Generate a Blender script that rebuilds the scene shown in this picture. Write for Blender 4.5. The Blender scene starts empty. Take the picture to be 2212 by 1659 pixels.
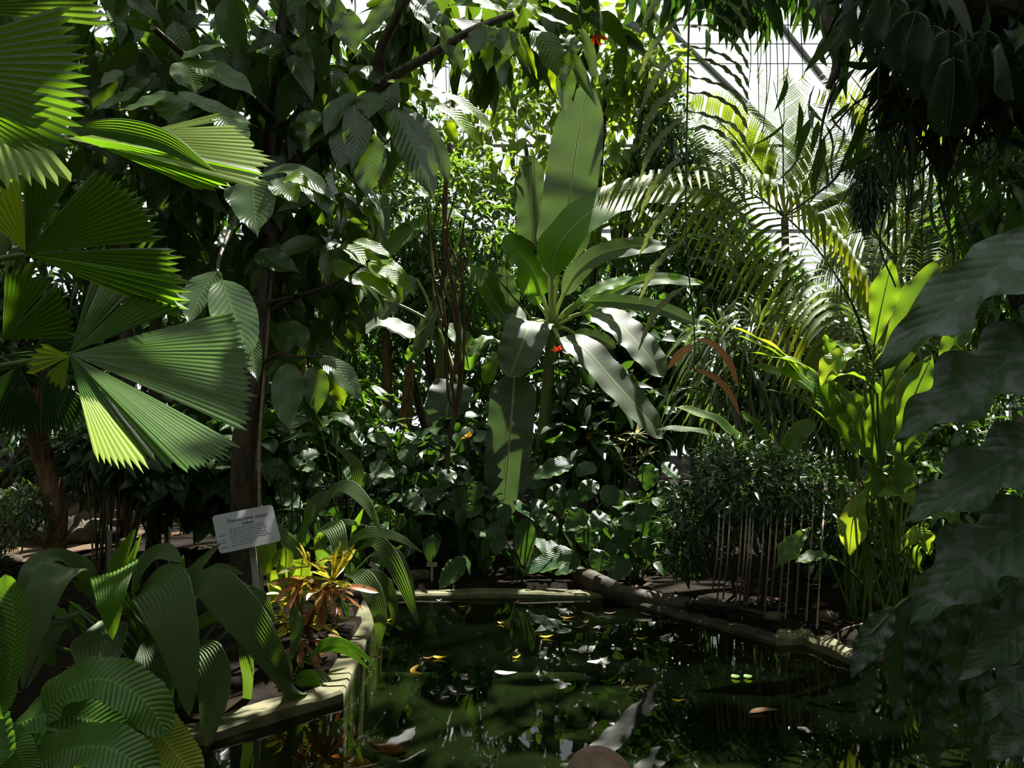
import bpy, math, random
import numpy as np
from mathutils import Vector
random.seed(7); rng = np.random.default_rng(7)
sc = bpy.context.scene
C = sc.collection
PI = math.pi
# ------------------------------------------------------------------ camera
F, CX, CY, CAMZ = 1740.0, 1106.0, 829.5, 1.45          # focal length in pixels of the 2212 x 1659 frame
cam = bpy.data.cameras.new('camera'); cam.sensor_width = 36; cam.lens = F / 2212 * 36
cam.clip_start = 0.05; cam.clip_end = 300
cam_o = bpy.data.objects.new('camera', cam); C.objects.link(cam_o)
cam_o.location = (0, 0, CAMZ); cam_o.rotation_euler = (PI/2, 0, 0); sc.camera = cam_o
# ------------------------------------------------------------------ sky, sun, exposure
wd = bpy.data.worlds.new('sky'); sc.world = wd; wd.use_nodes = True
wd.node_tree.nodes['Background'].inputs[0].default_value = (0.93, 0.96, 1.0, 1)
wd.node_tree.nodes['Background'].inputs[1].default_value = 1.25
SUN = np.array((0.20, 0.44, 0.875)); SUN /= np.linalg.norm(SUN)     # direction towards the sun
sl = bpy.data.lights.new('sun', 'SUN'); sl.energy = 17; sl.angle = 0.012; sl.color = (1, 0.96, 0.86)
so = bpy.data.objects.new('sun', sl); C.objects.link(so); so.location = (3, 8, 30)
so.rotation_euler = Vector(SUN).to_track_quat('Z', 'Y').to_euler()
sc.view_settings.view_transform = 'Standard'; sc.view_settings.look = 'None'
sc.view_settings.gamma = 1; sc.view_settings.use_curve_mapping = False; sc.view_settings.exposure = 0.25
sc.cycles.max_bounces = 6; sc.cycles.diffuse_bounces = 3; sc.cycles.glossy_bounces = 3
sc.cycles.transmission_bounces = 4; sc.cycles.transparent_max_bounces = 8
sc.cycles.caustics_reflective = False; sc.cycles.caustics_refractive = False
# ------------------------------------------------------------------ helpers
def W(x, y, Y): return np.array(((x - CX) / F * Y, Y, CAMZ - (y - CY) / F * Y))
def nrm(v):
    v = np.asarray(v, float); return v / np.maximum(np.linalg.norm(v, axis=-1, keepdims=True), 1e-9)
LOC = {}
def tag(o, label=None, cat=None, group=None, kind=None):
    for k, v in (('label', label), ('category', cat), ('group', group), ('kind', kind)):
        if v: o[k] = v
    return o
def thing(name, label, cat, loc, group=None, kind=None):
    o = bpy.data.objects.new(name, None); C.objects.link(o); o.empty_display_size = 0.1
    o.location = loc; LOC[o.name] = np.array(loc, float)
    return tag(o, label, cat, group, kind)
class MB:
    def __init__(s): s.v, s.q, s.uv, s.t, s.n = [], [], [], [], 0
    def add(s, v, q, uv=None, t=0.5):
        v = np.asarray(v, float).reshape(-1, 3); q = np.asarray(q, int).reshape(-1, 4)
        s.v.append(v); s.q.append(q + s.n); s.n += len(v)
        s.uv.append(np.zeros((len(v), 2)) if uv is None else np.asarray(uv, float).reshape(-1, 2))
        s.t.append(np.full(len(v), t) if np.isscalar(t) else np.asarray(t, float))
    def build(s, name, mat, parent=None, smooth=True, label=None):
        V = np.concatenate(s.v); Q = np.concatenate(s.q)
        off = LOC[parent.name] if parent is not None else V[:, :].mean(0) * 0
        V = V - off
        me = bpy.data.meshes.new(name)
        me.vertices.add(len(V)); me.vertices.foreach_set('co', V.astype(np.float32).ravel())
        tri = Q[:, 2] == Q[:, 3]
        cnt = np.where(tri, 3, 4); st = np.concatenate(([0], np.cumsum(cnt)[:-1]))
        keep = np.ones(Q.shape, bool); keep[tri, 3] = False
        li = Q[keep]
        me.loops.add(len(li)); me.loops.foreach_set('vertex_index', li.astype(np.int32))
        me.polygons.add(len(Q)); me.polygons.foreach_set('loop_start', st.astype(np.int32))
        me.polygons.foreach_set('use_smooth', np.full(len(Q), smooth))
        UVv = np.concatenate(s.uv)
        ul = me.uv_layers.new(name='UVMap'); ul.data.foreach_set('uv', UVv[li].astype(np.float32).ravel())
        at = me.attributes.new('tint', 'FLOAT', 'POINT'); at.data.foreach_set('value', np.concatenate(s.t).astype(np.float32))
        me.update(calc_edges=True); me.validate()
        me.materials.append(mat)
        o = bpy.data.objects.new(name, me); C.objects.link(o)
        if parent is not None: o.parent = parent
        LOC[o.name] = off
        if label: o['label'] = label
        return o
def grid_q(nv, nu):                                   # quads of an (nv+1) x (nu+1) grid, rows along v
    a = (np.arange(nv)[:, None] * (nu + 1) + np.arange(nu)[None, :]).ravel()
    return np.stack([a, a + 1, a + nu + 2, a + nu + 1], 1)
def spline(P, n):
    P = np.asarray(P, float)
    if len(P) == 2: t = np.linspace(0, 1, n)[:, None]; return P[0] * (1 - t) + P[1] * t
    E = np.vstack([2 * P[0] - P[1], P, 2 * P[-1] - P[-2]]); out = []
    for s in np.linspace(0, len(P) - 1 - 1e-9, n):
        i = int(s); t = s - i; a, b, c, d = E[i:i + 4]
        out.append(0.5 * (2 * b + (c - a) * t + (2 * a - 5 * b + 4 * c - d) * t * t + (3 * b - a - 3 * c + d) * t ** 3))
    return np.array(out)
def resample(P, n):
    d = np.concatenate(([0], np.cumsum(np.linalg.norm(np.diff(P, axis=0), axis=1)))); s = np.linspace(0, d[-1], n)
    return np.stack([np.interp(s, d, P[:, k]) for k in range(3)], 1)
def tube(mb, P, r, n=7, res=None, t=0.5, bump=0):
    P = np.asarray(P, float)
    if res: P = resample(spline(P, res * 3), res)
    k = len(P); r = np.interp(np.linspace(0, 1, k), np.linspace(0, 1, len(np.atleast_1d(r))), np.atleast_1d(r))
    T = nrm(np.gradient(P, axis=0)); up = np.array((0.13, -0.9, 0.4)); A = nrm(np.cross(T, up)); B = np.cross(T, A)
    th = np.linspace(0, 2 * PI, n + 1); rr = r[:, None] * np.ones(n + 1)
    if bump: nb = 1 + bump * rng.uniform(-1, 1, (k, n + 1)); nb[:, -1] = nb[:, 0]; rr = rr * nb
    V = P[:, None] + rr[..., None] * (np.cos(th)[None, :, None] * A[:, None] + np.sin(th)[None, :, None] * B[:, None])
    d = np.concatenate(([0], np.cumsum(np.linalg.norm(np.diff(P, axis=0), axis=1))))
    uv = np.stack(np.broadcast_arrays(th[None] / (2 * PI), d[:, None]), -1)
    mb.add(V, grid_q(k - 1, n), uv, t)
    for i, s in ((0, 1), (k - 1, -1)):                # end caps
        c = np.vstack([V[i, :n], P[i]]); j = np.arange(n); q = np.stack([j, (j + 1) % n, np.full(n, n), np.full(n, n)], 1)
        mb.add(c, q, None, t)
def box(mb, c, s, R=None, t=0.5):
    x = np.array([(-1,-1,-1),(1,-1,-1),(1,1,-1),(-1,1,-1),(-1,-1,1),(1,-1,1),(1,1,1),(-1,1,1)], float) * np.asarray(s) / 2
    if R is not None: x = x @ np.asarray(R).T
    mb.add(x + np.asarray(c), [(3,2,1,0),(4,5,6,7),(0,1,5,4),(1,2,6,5),(2,3,7,6),(3,0,4,7)], None, t)
def blobm(mb, c, r, n=16, m=10, amp=0.2, fr=2.0, t=0.5, seed=0):
    th = np.linspace(0, 2 * PI, n + 1); ph = np.linspace(0, PI, m + 1)
    d = np.stack([np.sin(ph)[:, None] * np.cos(th), np.sin(ph)[:, None] * np.sin(th), np.cos(ph)[:, None] * np.ones(n + 1)], -1)
    k = 1 + amp * (np.sin(d[..., 0] * fr * 2 + seed) * np.sin(d[..., 1] * fr * 2.3 + seed * 2) + 0.6 * np.sin(d[..., 2] * fr * 3.1 + d[..., 0] * fr * 2.2 + seed * 3))
    mb.add(np.asarray(c) + d * k[..., None] * np.asarray(r), grid_q(m, n), np.stack(np.broadcast_arrays(th[None] / 6.28, ph[:, None] / 3.14), -1), t)
PROF = {
 'ell':   lambda t: np.sin(PI * np.clip(t, 0, 1) ** 0.85) ** 0.75 * (1 - 0.25 * t),
 'tip':   lambda t: np.where(t < .82, np.sin(PI * np.clip(t / .92, 0, 1) ** 0.8) ** 0.7, 1e-9 + np.sin(PI * (.82 / .92) ** .8) ** .7 * ((1 - t) / .18) ** 1.6),
 'ovate': lambda t: np.sin(PI * np.clip(t, 0, 1) ** 0.62) ** 0.7,
 'strap': lambda t: np.minimum(1, (t / .25 + .12)) * np.clip((1 - t) / .45, 0, 1) ** 0.75,
 'plait': lambda t: np.minimum(1, (t / .3 + .15)) * np.clip((1 - t) / .6, 0, 1) ** 0.7,
 'banana': lambda t: np.minimum(1, (t / .14)) ** .7 * (1 - np.clip((t - .55) / .45, 0, 1) ** 3) ** .6,
 'spoon': lambda t: (0.25 + 0.75 * np.clip(t / .6, 0, 1) ** 1.2) * (1 - np.clip((t - .6) / .4, 0, 1) ** 2.4) ** .6,
 'lance': lambda t: np.sin(PI * np.clip(t, 0, 1) ** 0.7) ** 0.9,
 'paddle': lambda t: (.12 + .88 * np.clip(t / .55, 0, 1) ** .9) * np.clip((1 - t) / .34, 0, 1) ** .8,
 'const': lambda t: np.ones_like(t),
}
HINT = nrm((0.0, -0.60, 0.80))
def ribbon(mb, P, w, prof='ell', hint=None, roll=0, nv=26, nu=8, fold=0.18, wav=(0, 0), pleat=0, pamp=.12, jag=0, jf=9, curl=0, t=0.5, asym=0):
    """One leaf blade along the points P (m), full width w (m)."""
    P = resample(spline(P, 60), nv + 1)
    T = nrm(np.gradient(P, axis=0)); H = HINT if hint is None else nrm(hint)
    N = nrm(H - (T @ H)[:, None] * T); S = np.cross(T, N)
    for i in range(nv - 1, -1, -1):                   # one continuous frame along an arching blade
        if S[i] @ S[i + 1] < 0: S[i], N[i] = -S[i], -N[i]
    for _ in range(2): S[1:-1] = nrm(S[:-2] + 2 * S[1:-1] + S[2:])
    S = nrm(S - (S * T).sum(1)[:, None] * T); N = np.cross(S, T)
    if roll: a = math.radians(roll); N, S = N * math.cos(a) + S * math.sin(a), S * math.cos(a) - N * math.sin(a)
    tv = np.linspace(0, 1, nv + 1); hw = np.maximum(PROF[prof](tv) * w / 2, w * 0.004)
    if pleat: nu = pleat * 2
    u = np.linspace(-1, 1, nu + 1)
    X = hw[:, None] * u * np.ones((nv + 1, 1))
    if jag: X = X * (1 + np.abs(u) * jag * np.sin((tv * jf * 2 * PI)[:, None] + np.sign(u) * 1.1))
    Z = fold * hw[:, None] * (np.abs(u) ** 1.3) - curl * hw[:, None] * u ** 2
    ph = rng.uniform(0, 6)
    Z = Z + wav[0] * w * (np.abs(u) ** 2) * np.sin((tv * wav[1] * 2 * PI)[:, None] + np.sign(u) * 0.9 + ph)
    if pleat: Z = Z + pamp * hw[:, None] / pleat * 2 * np.where(np.arange(nu + 1) % 2, 1, -1)
    V = P[:, None] + X[..., None] * S[:, None] + Z[..., None] * N[:, None]
    uv = np.stack(np.broadcast_arrays(u[None], tv[:, None]), -1)
    mb.add(V, grid_q(nv, nu), uv, t)
    return P
def pts(sp, Y=None):
    return np.array([W(p[0], p[1], (p[2] if len(p) > 2 else 0) + (Y or 0)) for p in sp])
def leaf(parent, mat, sp, wpx, Y=0, name='leaf', prof='ell', smooth=True, rib=None, ribr=.004, stalk=None, stalkr=.004, label=None, **k):
    """A leaf part: spine in photo pixels plus depth offset from Y; optional midrib and stalk as sub-parts."""
    P = pts(sp, Y); w = wpx / F * P[:, 1].mean(); mb = MB(); k.setdefault('t', random.random())
    Q = ribbon(mb, P, w, prof, **k); o = mb.build(name, mat, parent, smooth, label)
    if rib: m2 = MB(); tube(m2, Q[:-1] + np.array((0, .005, -.004)), [ribr, ribr * .25], 6); m2.build('midrib', rib, o)
    if stalk is not None: m3 = MB(); tube(m3, [stalk, (stalk + P[0]) / 2 + np.array((0, 0, .04)), P[0] + .02 * (P[1] - P[0])], [stalkr * 1.3, stalkr], 6, 10); m3.build('petiole', rib or mat, o)
    return o
def tmpl(nv=4, nu=2, wf=0.4, prof='ell', droop=0.25, fold=0.25):
    tv = np.linspace(0, 1, nv + 1); u = np.linspace(-1, 1, nu + 1); hw = np.maximum(PROF[prof](tv) * wf / 2, 0.002)
    V = np.stack([hw[:, None] * u, np.broadcast_to((tv * (1 - .15 * tv * droop))[:, None], (nv + 1, nu + 1)), fold * hw[:, None] * np.abs(u) - (droop * tv ** 2)[:, None]], -1)
    return V.reshape(-1, 3), grid_q(nv, nu), np.stack(np.broadcast_arrays(u[None], tv[:, None]), -1).reshape(-1, 2)
T_ELL, T_BIG, T_LANCE = tmpl(), tmpl(6, 4, .42, 'tip', .35, .2), tmpl(4, 2, .2, 'lance', .3, .3)
T_OBO, T_ROUND, T_STRIP, T_HEART = tmpl(3, 2, .42, 'spoon', .15, .25), tmpl(4, 2, .75, 'ovate', .2, .2), tmpl(5, 1, .07, 'lance', .45, 0), tmpl(5, 4, .62, 'ovate', .3, .15)
def scat(mb, T, P, D, N, S, tint=None):
    """Place leaf template T at each P with long axis D, face normal N, length S."""
    V, q, uv = T; n = len(P); P = np.asarray(P)
    D = nrm(D); N = np.asarray(N) - (np.asarray(N) * D).sum(1)[:, None] * D; N = nrm(N); A = np.cross(D, N)
    M = np.stack([A, D, N], 1) * np.asarray(S)[:, None, None]
    X = np.einsum('vk,nkc->nvc', V, M) + P[:, None]
    Q = (q[None] + (np.arange(n) * len(V))[:, None, None]).reshape(-1, 4)
    tt = rng.random(n) if tint is None else tint
    mb.add(X.reshape(-1, 3), Q, np.tile(uv, (n, 1)), np.repeat(tt, len(V)))
def rndir(n): return nrm(rng.normal(size=(n, 3)))
def in_blob(n, c, r, shell=0.35):
    d = rndir(n); k = rng.uniform(shell ** 3, 1, n) ** (1 / 3); return np.asarray(c) + d * k[:, None] * np.asarray(r), d
def cluster(mb, T, n, c, r, size, down=.5, out=.6, up=1.0, shell=.35, keep=None, flat=None):
    P, d = in_blob(n, c, r, shell)
    if keep is not None: m = keep(P); P, d = P[m], d[m]
    n = len(P); D = d * out + rndir(n) * .8 + np.array((0, 0, -down)); N = rndir(n) * .6 + np.array((0, -.1, up)) + d * .3
    scat(mb, T, P, D, N, size * rng.uniform(.65, 1.3, n))
# ------------------------------------------------------------------ materials
def nodes(name):
    m = bpy.data.materials.new(name); m.use_nodes = True; nt = m.node_tree; nt.nodes.clear()
    return m, nt, (lambda typ, **k: _n(nt, typ, **k)), nt.links.new
def _n(nt, typ, **k):
    n = nt.nodes.new(typ)
    for a, v in k.items():
        if a.startswith('i'): n.inputs[int(a[1:])].default_value = v
        else: setattr(n, a, v)
    return n
def leafmat(name, col, tr, tw=.38, rough=.36, spec=.5, ribs=0, rib_ang=1.2, bump=.5, edge=None, rib_col=None, mid=.03, fine=0, spot=None, var=1.0, back=None):
    m, nt, N, L = nodes(name); out = N('ShaderNodeOutputMaterial')
    at = N('ShaderNodeAttribute', attribute_name='tint'); uv = N('ShaderNodeUVMap', uv_map='UVMap'); sp = N('ShaderNodeSeparateXYZ'); L(uv.outputs[0], sp.inputs[0])
    geo = N('ShaderNodeNewGeometry'); nz = N('ShaderNodeTexNoise'); nz.inputs['Scale'].default_value = 9; L(geo.outputs['Position'], nz.inputs['Vector'])
    mx = N('ShaderNodeMath', operation='MULTIPLY_ADD', i1=.5, i2=0.0); L(nz.outputs[0], mx.inputs[0])
    ad = N('ShaderNodeMath', operation='MULTIPLY_ADD', i1=.7); L(at.outputs['Fac'], ad.inputs[0]); L(mx.outputs[0], ad.inputs[2])
    def ramp(c, lo, hi):
        r = N('ShaderNodeMix', data_type='RGBA'); r.inputs['A'].default_value = (c[0]*lo, c[1]*lo, c[2]*lo, 1)
        r.inputs['B'].default_value = (min(1, c[0]*hi*1.15), min(1, c[1]*hi), min(1, c[2]*hi*.9), 1); L(ad.outputs[0], r.inputs[0]); return r.outputs['Result']
    c1 = ramp(col, 1 - .45 * var, 1 + .5 * var); c2 = ramp(tr, 1 - .25 * var, 1 + .25 * var)
    ab = N('ShaderNodeMath', operation='ABSOLUTE'); L(sp.outputs[0], ab.inputs[0])
    def over(base, fac, c):
        r = N('ShaderNodeMix', data_type='RGBA'); L(fac, r.inputs[0]); L(base, r.inputs['A']); r.inputs['B'].default_value = (*c, 1); return r.outputs['Result']
    if mid:
        lt = N('ShaderNodeMath', operation='LESS_THAN', i1=mid); L(ab.outputs[0], lt.inputs[0])
        rc = rib_col or (col[0]*2.2+.02, col[1]*1.9+.03, col[2]*2); h = N('ShaderNodeMath', operation='MULTIPLY', i1=.7); L(lt.outputs[0], h.inputs[0])
        c1 = over(c1, h.outputs[0], rc)
        if rib_col: c2 = over(c2, h.outputs[0], rib_col)
    if edge:
        gt = N('ShaderNodeMapRange'); gt.inputs[1].default_value = .82; gt.inputs[2].default_value = .99; L(ab.outputs[0], gt.inputs[0])
        c1 = over(c1, gt.outputs[0], edge); c2 = over(c2, gt.outputs[0], edge)
    if spot:
        n2 = N('ShaderNodeTexNoise'); n2.inputs['Scale'].default_value = spot[1]; L(geo.outputs['Position'], n2.inputs['Vector'])
        gt = N('ShaderNodeMapRange'); gt.inputs[1].default_value = spot[2]; gt.inputs[2].default_value = spot[2] + .07; L(n2.outputs[0], gt.inputs[0])
        c1 = over(c1, gt.outputs[0], spot[0]); c2 = over(c2, gt.outputs[0], spot[0])
    bs = N('ShaderNodeBsdfPrincipled'); L(c1, bs.inputs['Base Color']); bs.inputs['Roughness'].default_value = rough; bs.inputs['Specular IOR Level'].default_value = spec
    tl = N('ShaderNodeBsdfTranslucent'); L(c2, tl.inputs[0]); ms = N('ShaderNodeMixShader', i0=tw); L(bs.outputs[0], ms.inputs[1]); L(tl.outputs[0], ms.inputs[2]); L(ms.outputs[0], out.inputs[0])
    if ribs or fine:
        a = N('ShaderNodeMath', operation='MULTIPLY', i1=-rib_ang / 6); L(ab.outputs[0], a.inputs[0]); b = N('ShaderNodeMath', operation='ADD'); L(a.outputs[0], b.inputs[0]); L(sp.outputs[1], b.inputs[1])
        c = N('ShaderNodeMath', operation='MULTIPLY', i1=(ribs or fine) * 6.283); L(b.outputs[0], c.inputs[0]); s = N('ShaderNodeMath', operation='SINE'); L(c.outputs[0], s.inputs[0])
        pw = N('ShaderNodeMath', operation='ABSOLUTE'); L(s.outputs[0], pw.inputs[0])
        bp = N('ShaderNodeBump'); bp.inputs['Strength'].default_value = bump; bp.inputs['Distance'].default_value = .006 if ribs else .002; L(pw.outputs[0], bp.inputs['Height'])
    else:
        n3 = N('ShaderNodeTexNoise'); n3.inputs['Scale'].default_value = 60; L(geo.outputs['Position'], n3.inputs['Vector'])
        bp = N('ShaderNodeBump'); bp.inputs['Strength'].default_value = bump * .5; bp.inputs['Distance'].default_value = .003; L(n3.outputs[0], bp.inputs['Height'])
    L(bp.outputs[0], bs.inputs['Normal'])
    return m
def solid(name, c1, c2, scale=8, rough=.8, bump=.6, dist=.02, spec=.3, detail=6, stretch=None, metal=0):
    m, nt, N, L = nodes(name); out = N('ShaderNodeOutputMaterial'); tc = N('ShaderNodeNewGeometry'); mp = N('ShaderNodeMapping'); L(tc.outputs['Position'], mp.inputs[0])
    if stretch: mp.inputs['Scale'].default_value = stretch
    nz = N('ShaderNodeTexNoise'); nz.inputs['Scale'].default_value = scale; nz.inputs['Detail'].default_value = detail; L(mp.outputs[0], nz.inputs['Vector'])
    cr = N('ShaderNodeMapRange'); cr.inputs[1].default_value = .35; cr.inputs[2].default_value = .65; L(nz.outputs[0], cr.inputs[0])
    mx = N('ShaderNodeMix', data_type='RGBA'); mx.inputs['A'].default_value = (*c1, 1); mx.inputs['B'].default_value = (*c2, 1); L(cr.outputs[0], mx.inputs[0])
    bs = N('ShaderNodeBsdfPrincipled'); L(mx.outputs['Result'], bs.inputs['Base Color']); bs.inputs['Roughness'].default_value = rough
    bs.inputs['Specular IOR Level'].default_value = spec; bs.inputs['Metallic'].default_value = metal
    bp = N('ShaderNodeBump'); bp.inputs['Strength'].default_value = bump; bp.inputs['Distance'].default_value = dist; L(nz.outputs[0], bp.inputs['Height']); L(bp.outputs[0], bs.inputs['Normal'])
    L(bs.outputs[0], out.inputs[0]); return m
M = {}
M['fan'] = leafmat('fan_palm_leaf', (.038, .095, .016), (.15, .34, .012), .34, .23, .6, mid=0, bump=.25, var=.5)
M['fanlit'] = leafmat('fan_palm_leaf_lit_copy', (.17, .28, .03), (.40, .56, .03), .45, .30, .55, mid=0, bump=.25, var=.5)  # lighter fan palm copy, sunlight painted into the blade colour
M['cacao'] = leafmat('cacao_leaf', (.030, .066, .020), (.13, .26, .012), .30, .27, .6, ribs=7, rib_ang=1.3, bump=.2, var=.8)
M['cacaoy'] = leafmat('cacao_leaf_lit_copy', (.10, .21, .012), (.38, .58, .012), .55, .36, .4, ribs=7, rib_ang=1.3, bump=.3)  # yellower cacao copy: backlight is put into the leaf colour
M['banana'] = leafmat('banana_leaf', (.085, .120, .082), (.11, .21, .05), .20, .50, .5, fine=46, rib_ang=.4, bump=.35, mid=.045, rib_col=(.34, .40, .17), var=.5)
M['bananay'] = leafmat('banana_leaf_lit_copy', (.080, .18, .03), (.22, .50, .015), .48, .40, .5, fine=46, rib_ang=.4, bump=.35, mid=.045, rib_col=(.34, .40, .15), var=.5)  # greener banana copy with light shining through painted into its colour
M['brib'] = solid('banana_midrib', (.35, .42, .16), (.42, .46, .2), 10, .45, .1, .003)
M['grass'] = leafmat('palm_grass_leaf', (.080, .130, .066), (.16, .32, .02), .28, .30, .7, mid=0, bump=.3, var=.6)
M['grassy'] = leafmat('light_palm_grass_leaf', (.08, .19, .018), (.25, .48, .015), .46, .36, .5, mid=0, bump=.3, var=.5)
M['nest'] = leafmat('nest_fern_leaf', (.055, .15, .025), (.17, .38, .015), .34, .32, .55, ribs=15, rib_ang=.5, bump=.42, mid=.05, var=.5)
M['nesty'] = leafmat('yellow_nest_fern_leaf', (.22, .30, .03), (.38, .48, .03), .4, .4, .4, ribs=15, rib_ang=.5, bump=.6, mid=.05, var=.4)
M['aroid'] = leafmat('aroid_leaf', (.026, .070, .024), (.09, .24, .015), .22, .32, .42, ribs=9, rib_ang=1.4, bump=.5, edge=(.13, .2, .03), var=.8)
M['aroidy'] = leafmat('light_aroid_leaf', (.12, .24, .03), (.34, .50, .02), .5, .3, .5, ribs=9, rib_ang=.9, bump=.4, edge=(.45, .45, .04), var=.5)
M['tall'] = leafmat('tall_aroid_leaf', (.055, .125, .025), (.22, .43, .012), .36, .36, .5, ribs=11, rib_ang=.8, bump=.4, edge=(.3, .36, .03), var=.6)
M['palm'] = leafmat('palm_leaflet', (.10, .16, .025), (.36, .45, .02), .45, .5, .2, mid=0, bump=.1, var=.7)
M['strap'] = leafmat('strap_leaf', (.06, .095, .05), (.16, .28, .03), .28, .30, .65, mid=0, bump=.1, var=.9)
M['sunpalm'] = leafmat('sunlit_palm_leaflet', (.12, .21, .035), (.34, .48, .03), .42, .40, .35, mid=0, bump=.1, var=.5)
M['stilt'] = leafmat('stilt_shrub_leaf', (.026, .060, .026), (.07, .16, .015), .24, .32, .5, mid=0, bump=.1, var=.9)
M['gloom'] = leafmat('epiphyte_leaf_shade_copy', (.010, .022, .009), (.03, .07, .006), .2, .5, .25, mid=.05, bump=.2, var=.8)  # darkened leaf copy: the clump's heavy shade is put into its colour
M['vine'] = leafmat('vine_leaf', (.06, .12, .035), (.20, .38, .03), .34, .27, .6, mid=.06, bump=.1, var=.8)
M['dark'] = leafmat('dark_shrub_leaf', (.020, .052, .018), (.06, .16, .01), .26, .36, .5, mid=.05, bump=.2, var=.9)
M['mid'] = leafmat('shrub_leaf', (.034, .085, .022), (.11, .26, .015), .34, .36, .5, mid=.05, bump=.2, var=.9)
M['bright'] = leafmat('tree_leaf', (.075, .15, .025), (.26, .40, .02), .38, .4, .4, mid=.05, bump=.2, var=.8)
M['lobed'] = leafmat('lobed_fern_leaf', (.028, .070, .026), (.07, .17, .02), .22, .42, .4, ribs=7, rib_ang=1.0, bump=.16, mid=.03, var=.4, spot=((.10, .135, .115), 26, .53))
M['fern'] = leafmat('fern_leaf', (.09, .13, .05), (.22, .30, .06), .42, .5, .4, mid=.08, bump=.2, var=.5)
M['fernb'] = leafmat('brown_fern_leaf', (.30, .15, .06), (.42, .24, .08), .4, .6, .3, mid=.08, bump=.2, var=.4)
M['fernd'] = leafmat('shade_fern_leaf', (.028, .06, .024), (.06, .14, .02), .25, .5, .4, mid=.06, bump=.2, var=.5)
M['croton'] = leafmat('yellow_croton_leaf', (.52, .46, .03), (.60, .55, .03), .35, .35, .5, mid=.1, bump=.2, var=.4, rib_col=(.6, .5, .03), spot=((.06, .13, .015), 55, .52))
M['crotonr'] = leafmat('copper_croton_leaf', (.22, .09, .03), (.42, .17, .03), .3, .35, .5, mid=.1, bump=.2, var=.5, rib_col=(.5, .2, .05), spot=((.05, .06, .02), 45, .56))
M['pale'] = leafmat('variegated_leaf', (.42, .42, .26), (.6, .58, .3), .4, .45, .4, mid=.15, bump=.1, var=.6, rib_col=(.3, .4, .12))
M['dead'] = leafmat('dead_leaf', (.10, .055, .028), (.16, .09, .04), .22, .7, .2, mid=.08, bump=.4, var=1.0)
M['fpale'] = solid('bleached_leaf', (.72, .60, .56), (.85, .76, .72), 20, .6, .2, .003)
M['flower'] = leafmat('red_petal', (.55, .03, .015), (.7, .08, .02), .4, .5, .3, mid=0, bump=.1, var=.3)
M['yflower'] = leafmat('yellow_petal', (.7, .45, .02), (.8, .6, .03), .4, .5, .3, mid=0, bump=.1, var=.3)
M['bark'] = solid('dark_bark', (.018, .012, .008), (.055, .036, .022), 22, .36, 1.0, .02, .6, stretch=(1, 1, .35))
M['lbark'] = solid('brown_bark', (.07, .042, .024), (.16, .10, .055), 26, .8, .8, .01, stretch=(1, 1, .3))
M['stem'] = solid('green_stem', (.05, .09, .02), (.10, .15, .035), 20, .45, .2, .004)
M['dstem'] = solid('dark_stem', (.02, .026, .012), (.045, .05, .02), 20, .5, .3, .004)
M['fibre'] = solid('fibrous_trunk', (.10, .055, .028), (.26, .16, .085), 40, .85, .9, .01, stretch=(1, 1, .2))
M['root'] = solid('aerial_root', (.22, .17, .13), (.36, .29, .23), 30, .8, .5, .004)
M['soil'] = solid('soil', (.005, .0035, .0025), (.016, .011, .007), 7, .95, 1.0, .05, .1)
M['path'] = solid('sandy_path', (.075, .05, .035), (.13, .09, .06), 9, .95, .5, .012, .1)
M['stone'] = solid('mossy_stone', (.035, .03, .02), (.09, .075, .05), 9, .9, .8, .02)
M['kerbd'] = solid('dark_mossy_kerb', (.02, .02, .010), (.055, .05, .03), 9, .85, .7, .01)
M['kerb'] = solid('mossy_concrete', (.065, .07, .027), (.16, .145, .085), 9, .8, .6, .008)
M['rock'] = solid('red_rock', (.15, .085, .07), (.24, .15, .12), 14, .7, .6, .012)
M['log'] = solid('wet_log', (.022, .017, .011), (.065, .052, .034), 14, .7, .9, .015, stretch=(.3, 1, 1))
M['basin'] = solid('pond_bed', (.006, .011, .004), (.011, .018, .006), 3, .9, .3, .02, .1)
M['metal'] = solid('steel', (.30, .29, .27), (.38, .37, .35), 30, .35, .05, .001, .5, metal=.9)
M['plate'] = solid('grey_sign_plate', (.32, .31, .35), (.36, .35, .39), 3, .45, .02, .001)
M['ink'] = solid('dark_ink', (.03, .03, .035), (.05, .05, .055), 3, .6, 0, .001)
M['tag'] = solid('pale_tag', (.32, .32, .28), (.40, .40, .36), 6, .5, .1, .002)
M['frame'] = solid('glazing_bar_paint', (.22, .23, .24), (.28, .29, .30), 4, .5, .05, .002)
M['brick'] = solid('dark_masonry', (.05, .05, .045), (.09, .085, .075), 3, .95, .4, .02, .1)
M['koi'] = solid('orange_fish', (.55, .09, .015), (.65, .16, .03), 6, .35, .1, .003)
M['moss'] = solid('dark_moss', (.010, .010, .006), (.035, .026, .015), 26, .95, 1.0, .03, .1)
M['bnana_st'] = solid('banana_stem', (.10, .13, .05), (.20, .20, .08), 10, .4, .3, .006, stretch=(1, 1, .2))
def glassmat():
    m, nt, N, L = nodes('roof_glass'); out = N('ShaderNodeOutputMaterial'); t = N('ShaderNodeBsdfTransparent'); t.inputs[0].default_value = (.97, .985, .98, 1)
    g = N('ShaderNodeBsdfGlossy'); g.inputs['Roughness'].default_value = .05; f = N('ShaderNodeFresnel'); f.inputs[0].default_value = 1.25; ms = N('ShaderNodeMixShader')
    L(f.outputs[0], ms.inputs[0]); L(t.outputs[0], ms.inputs[1]); L(g.outputs[0], ms.inputs[2]); L(ms.outputs[0], out.inputs[0]); return m
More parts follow.
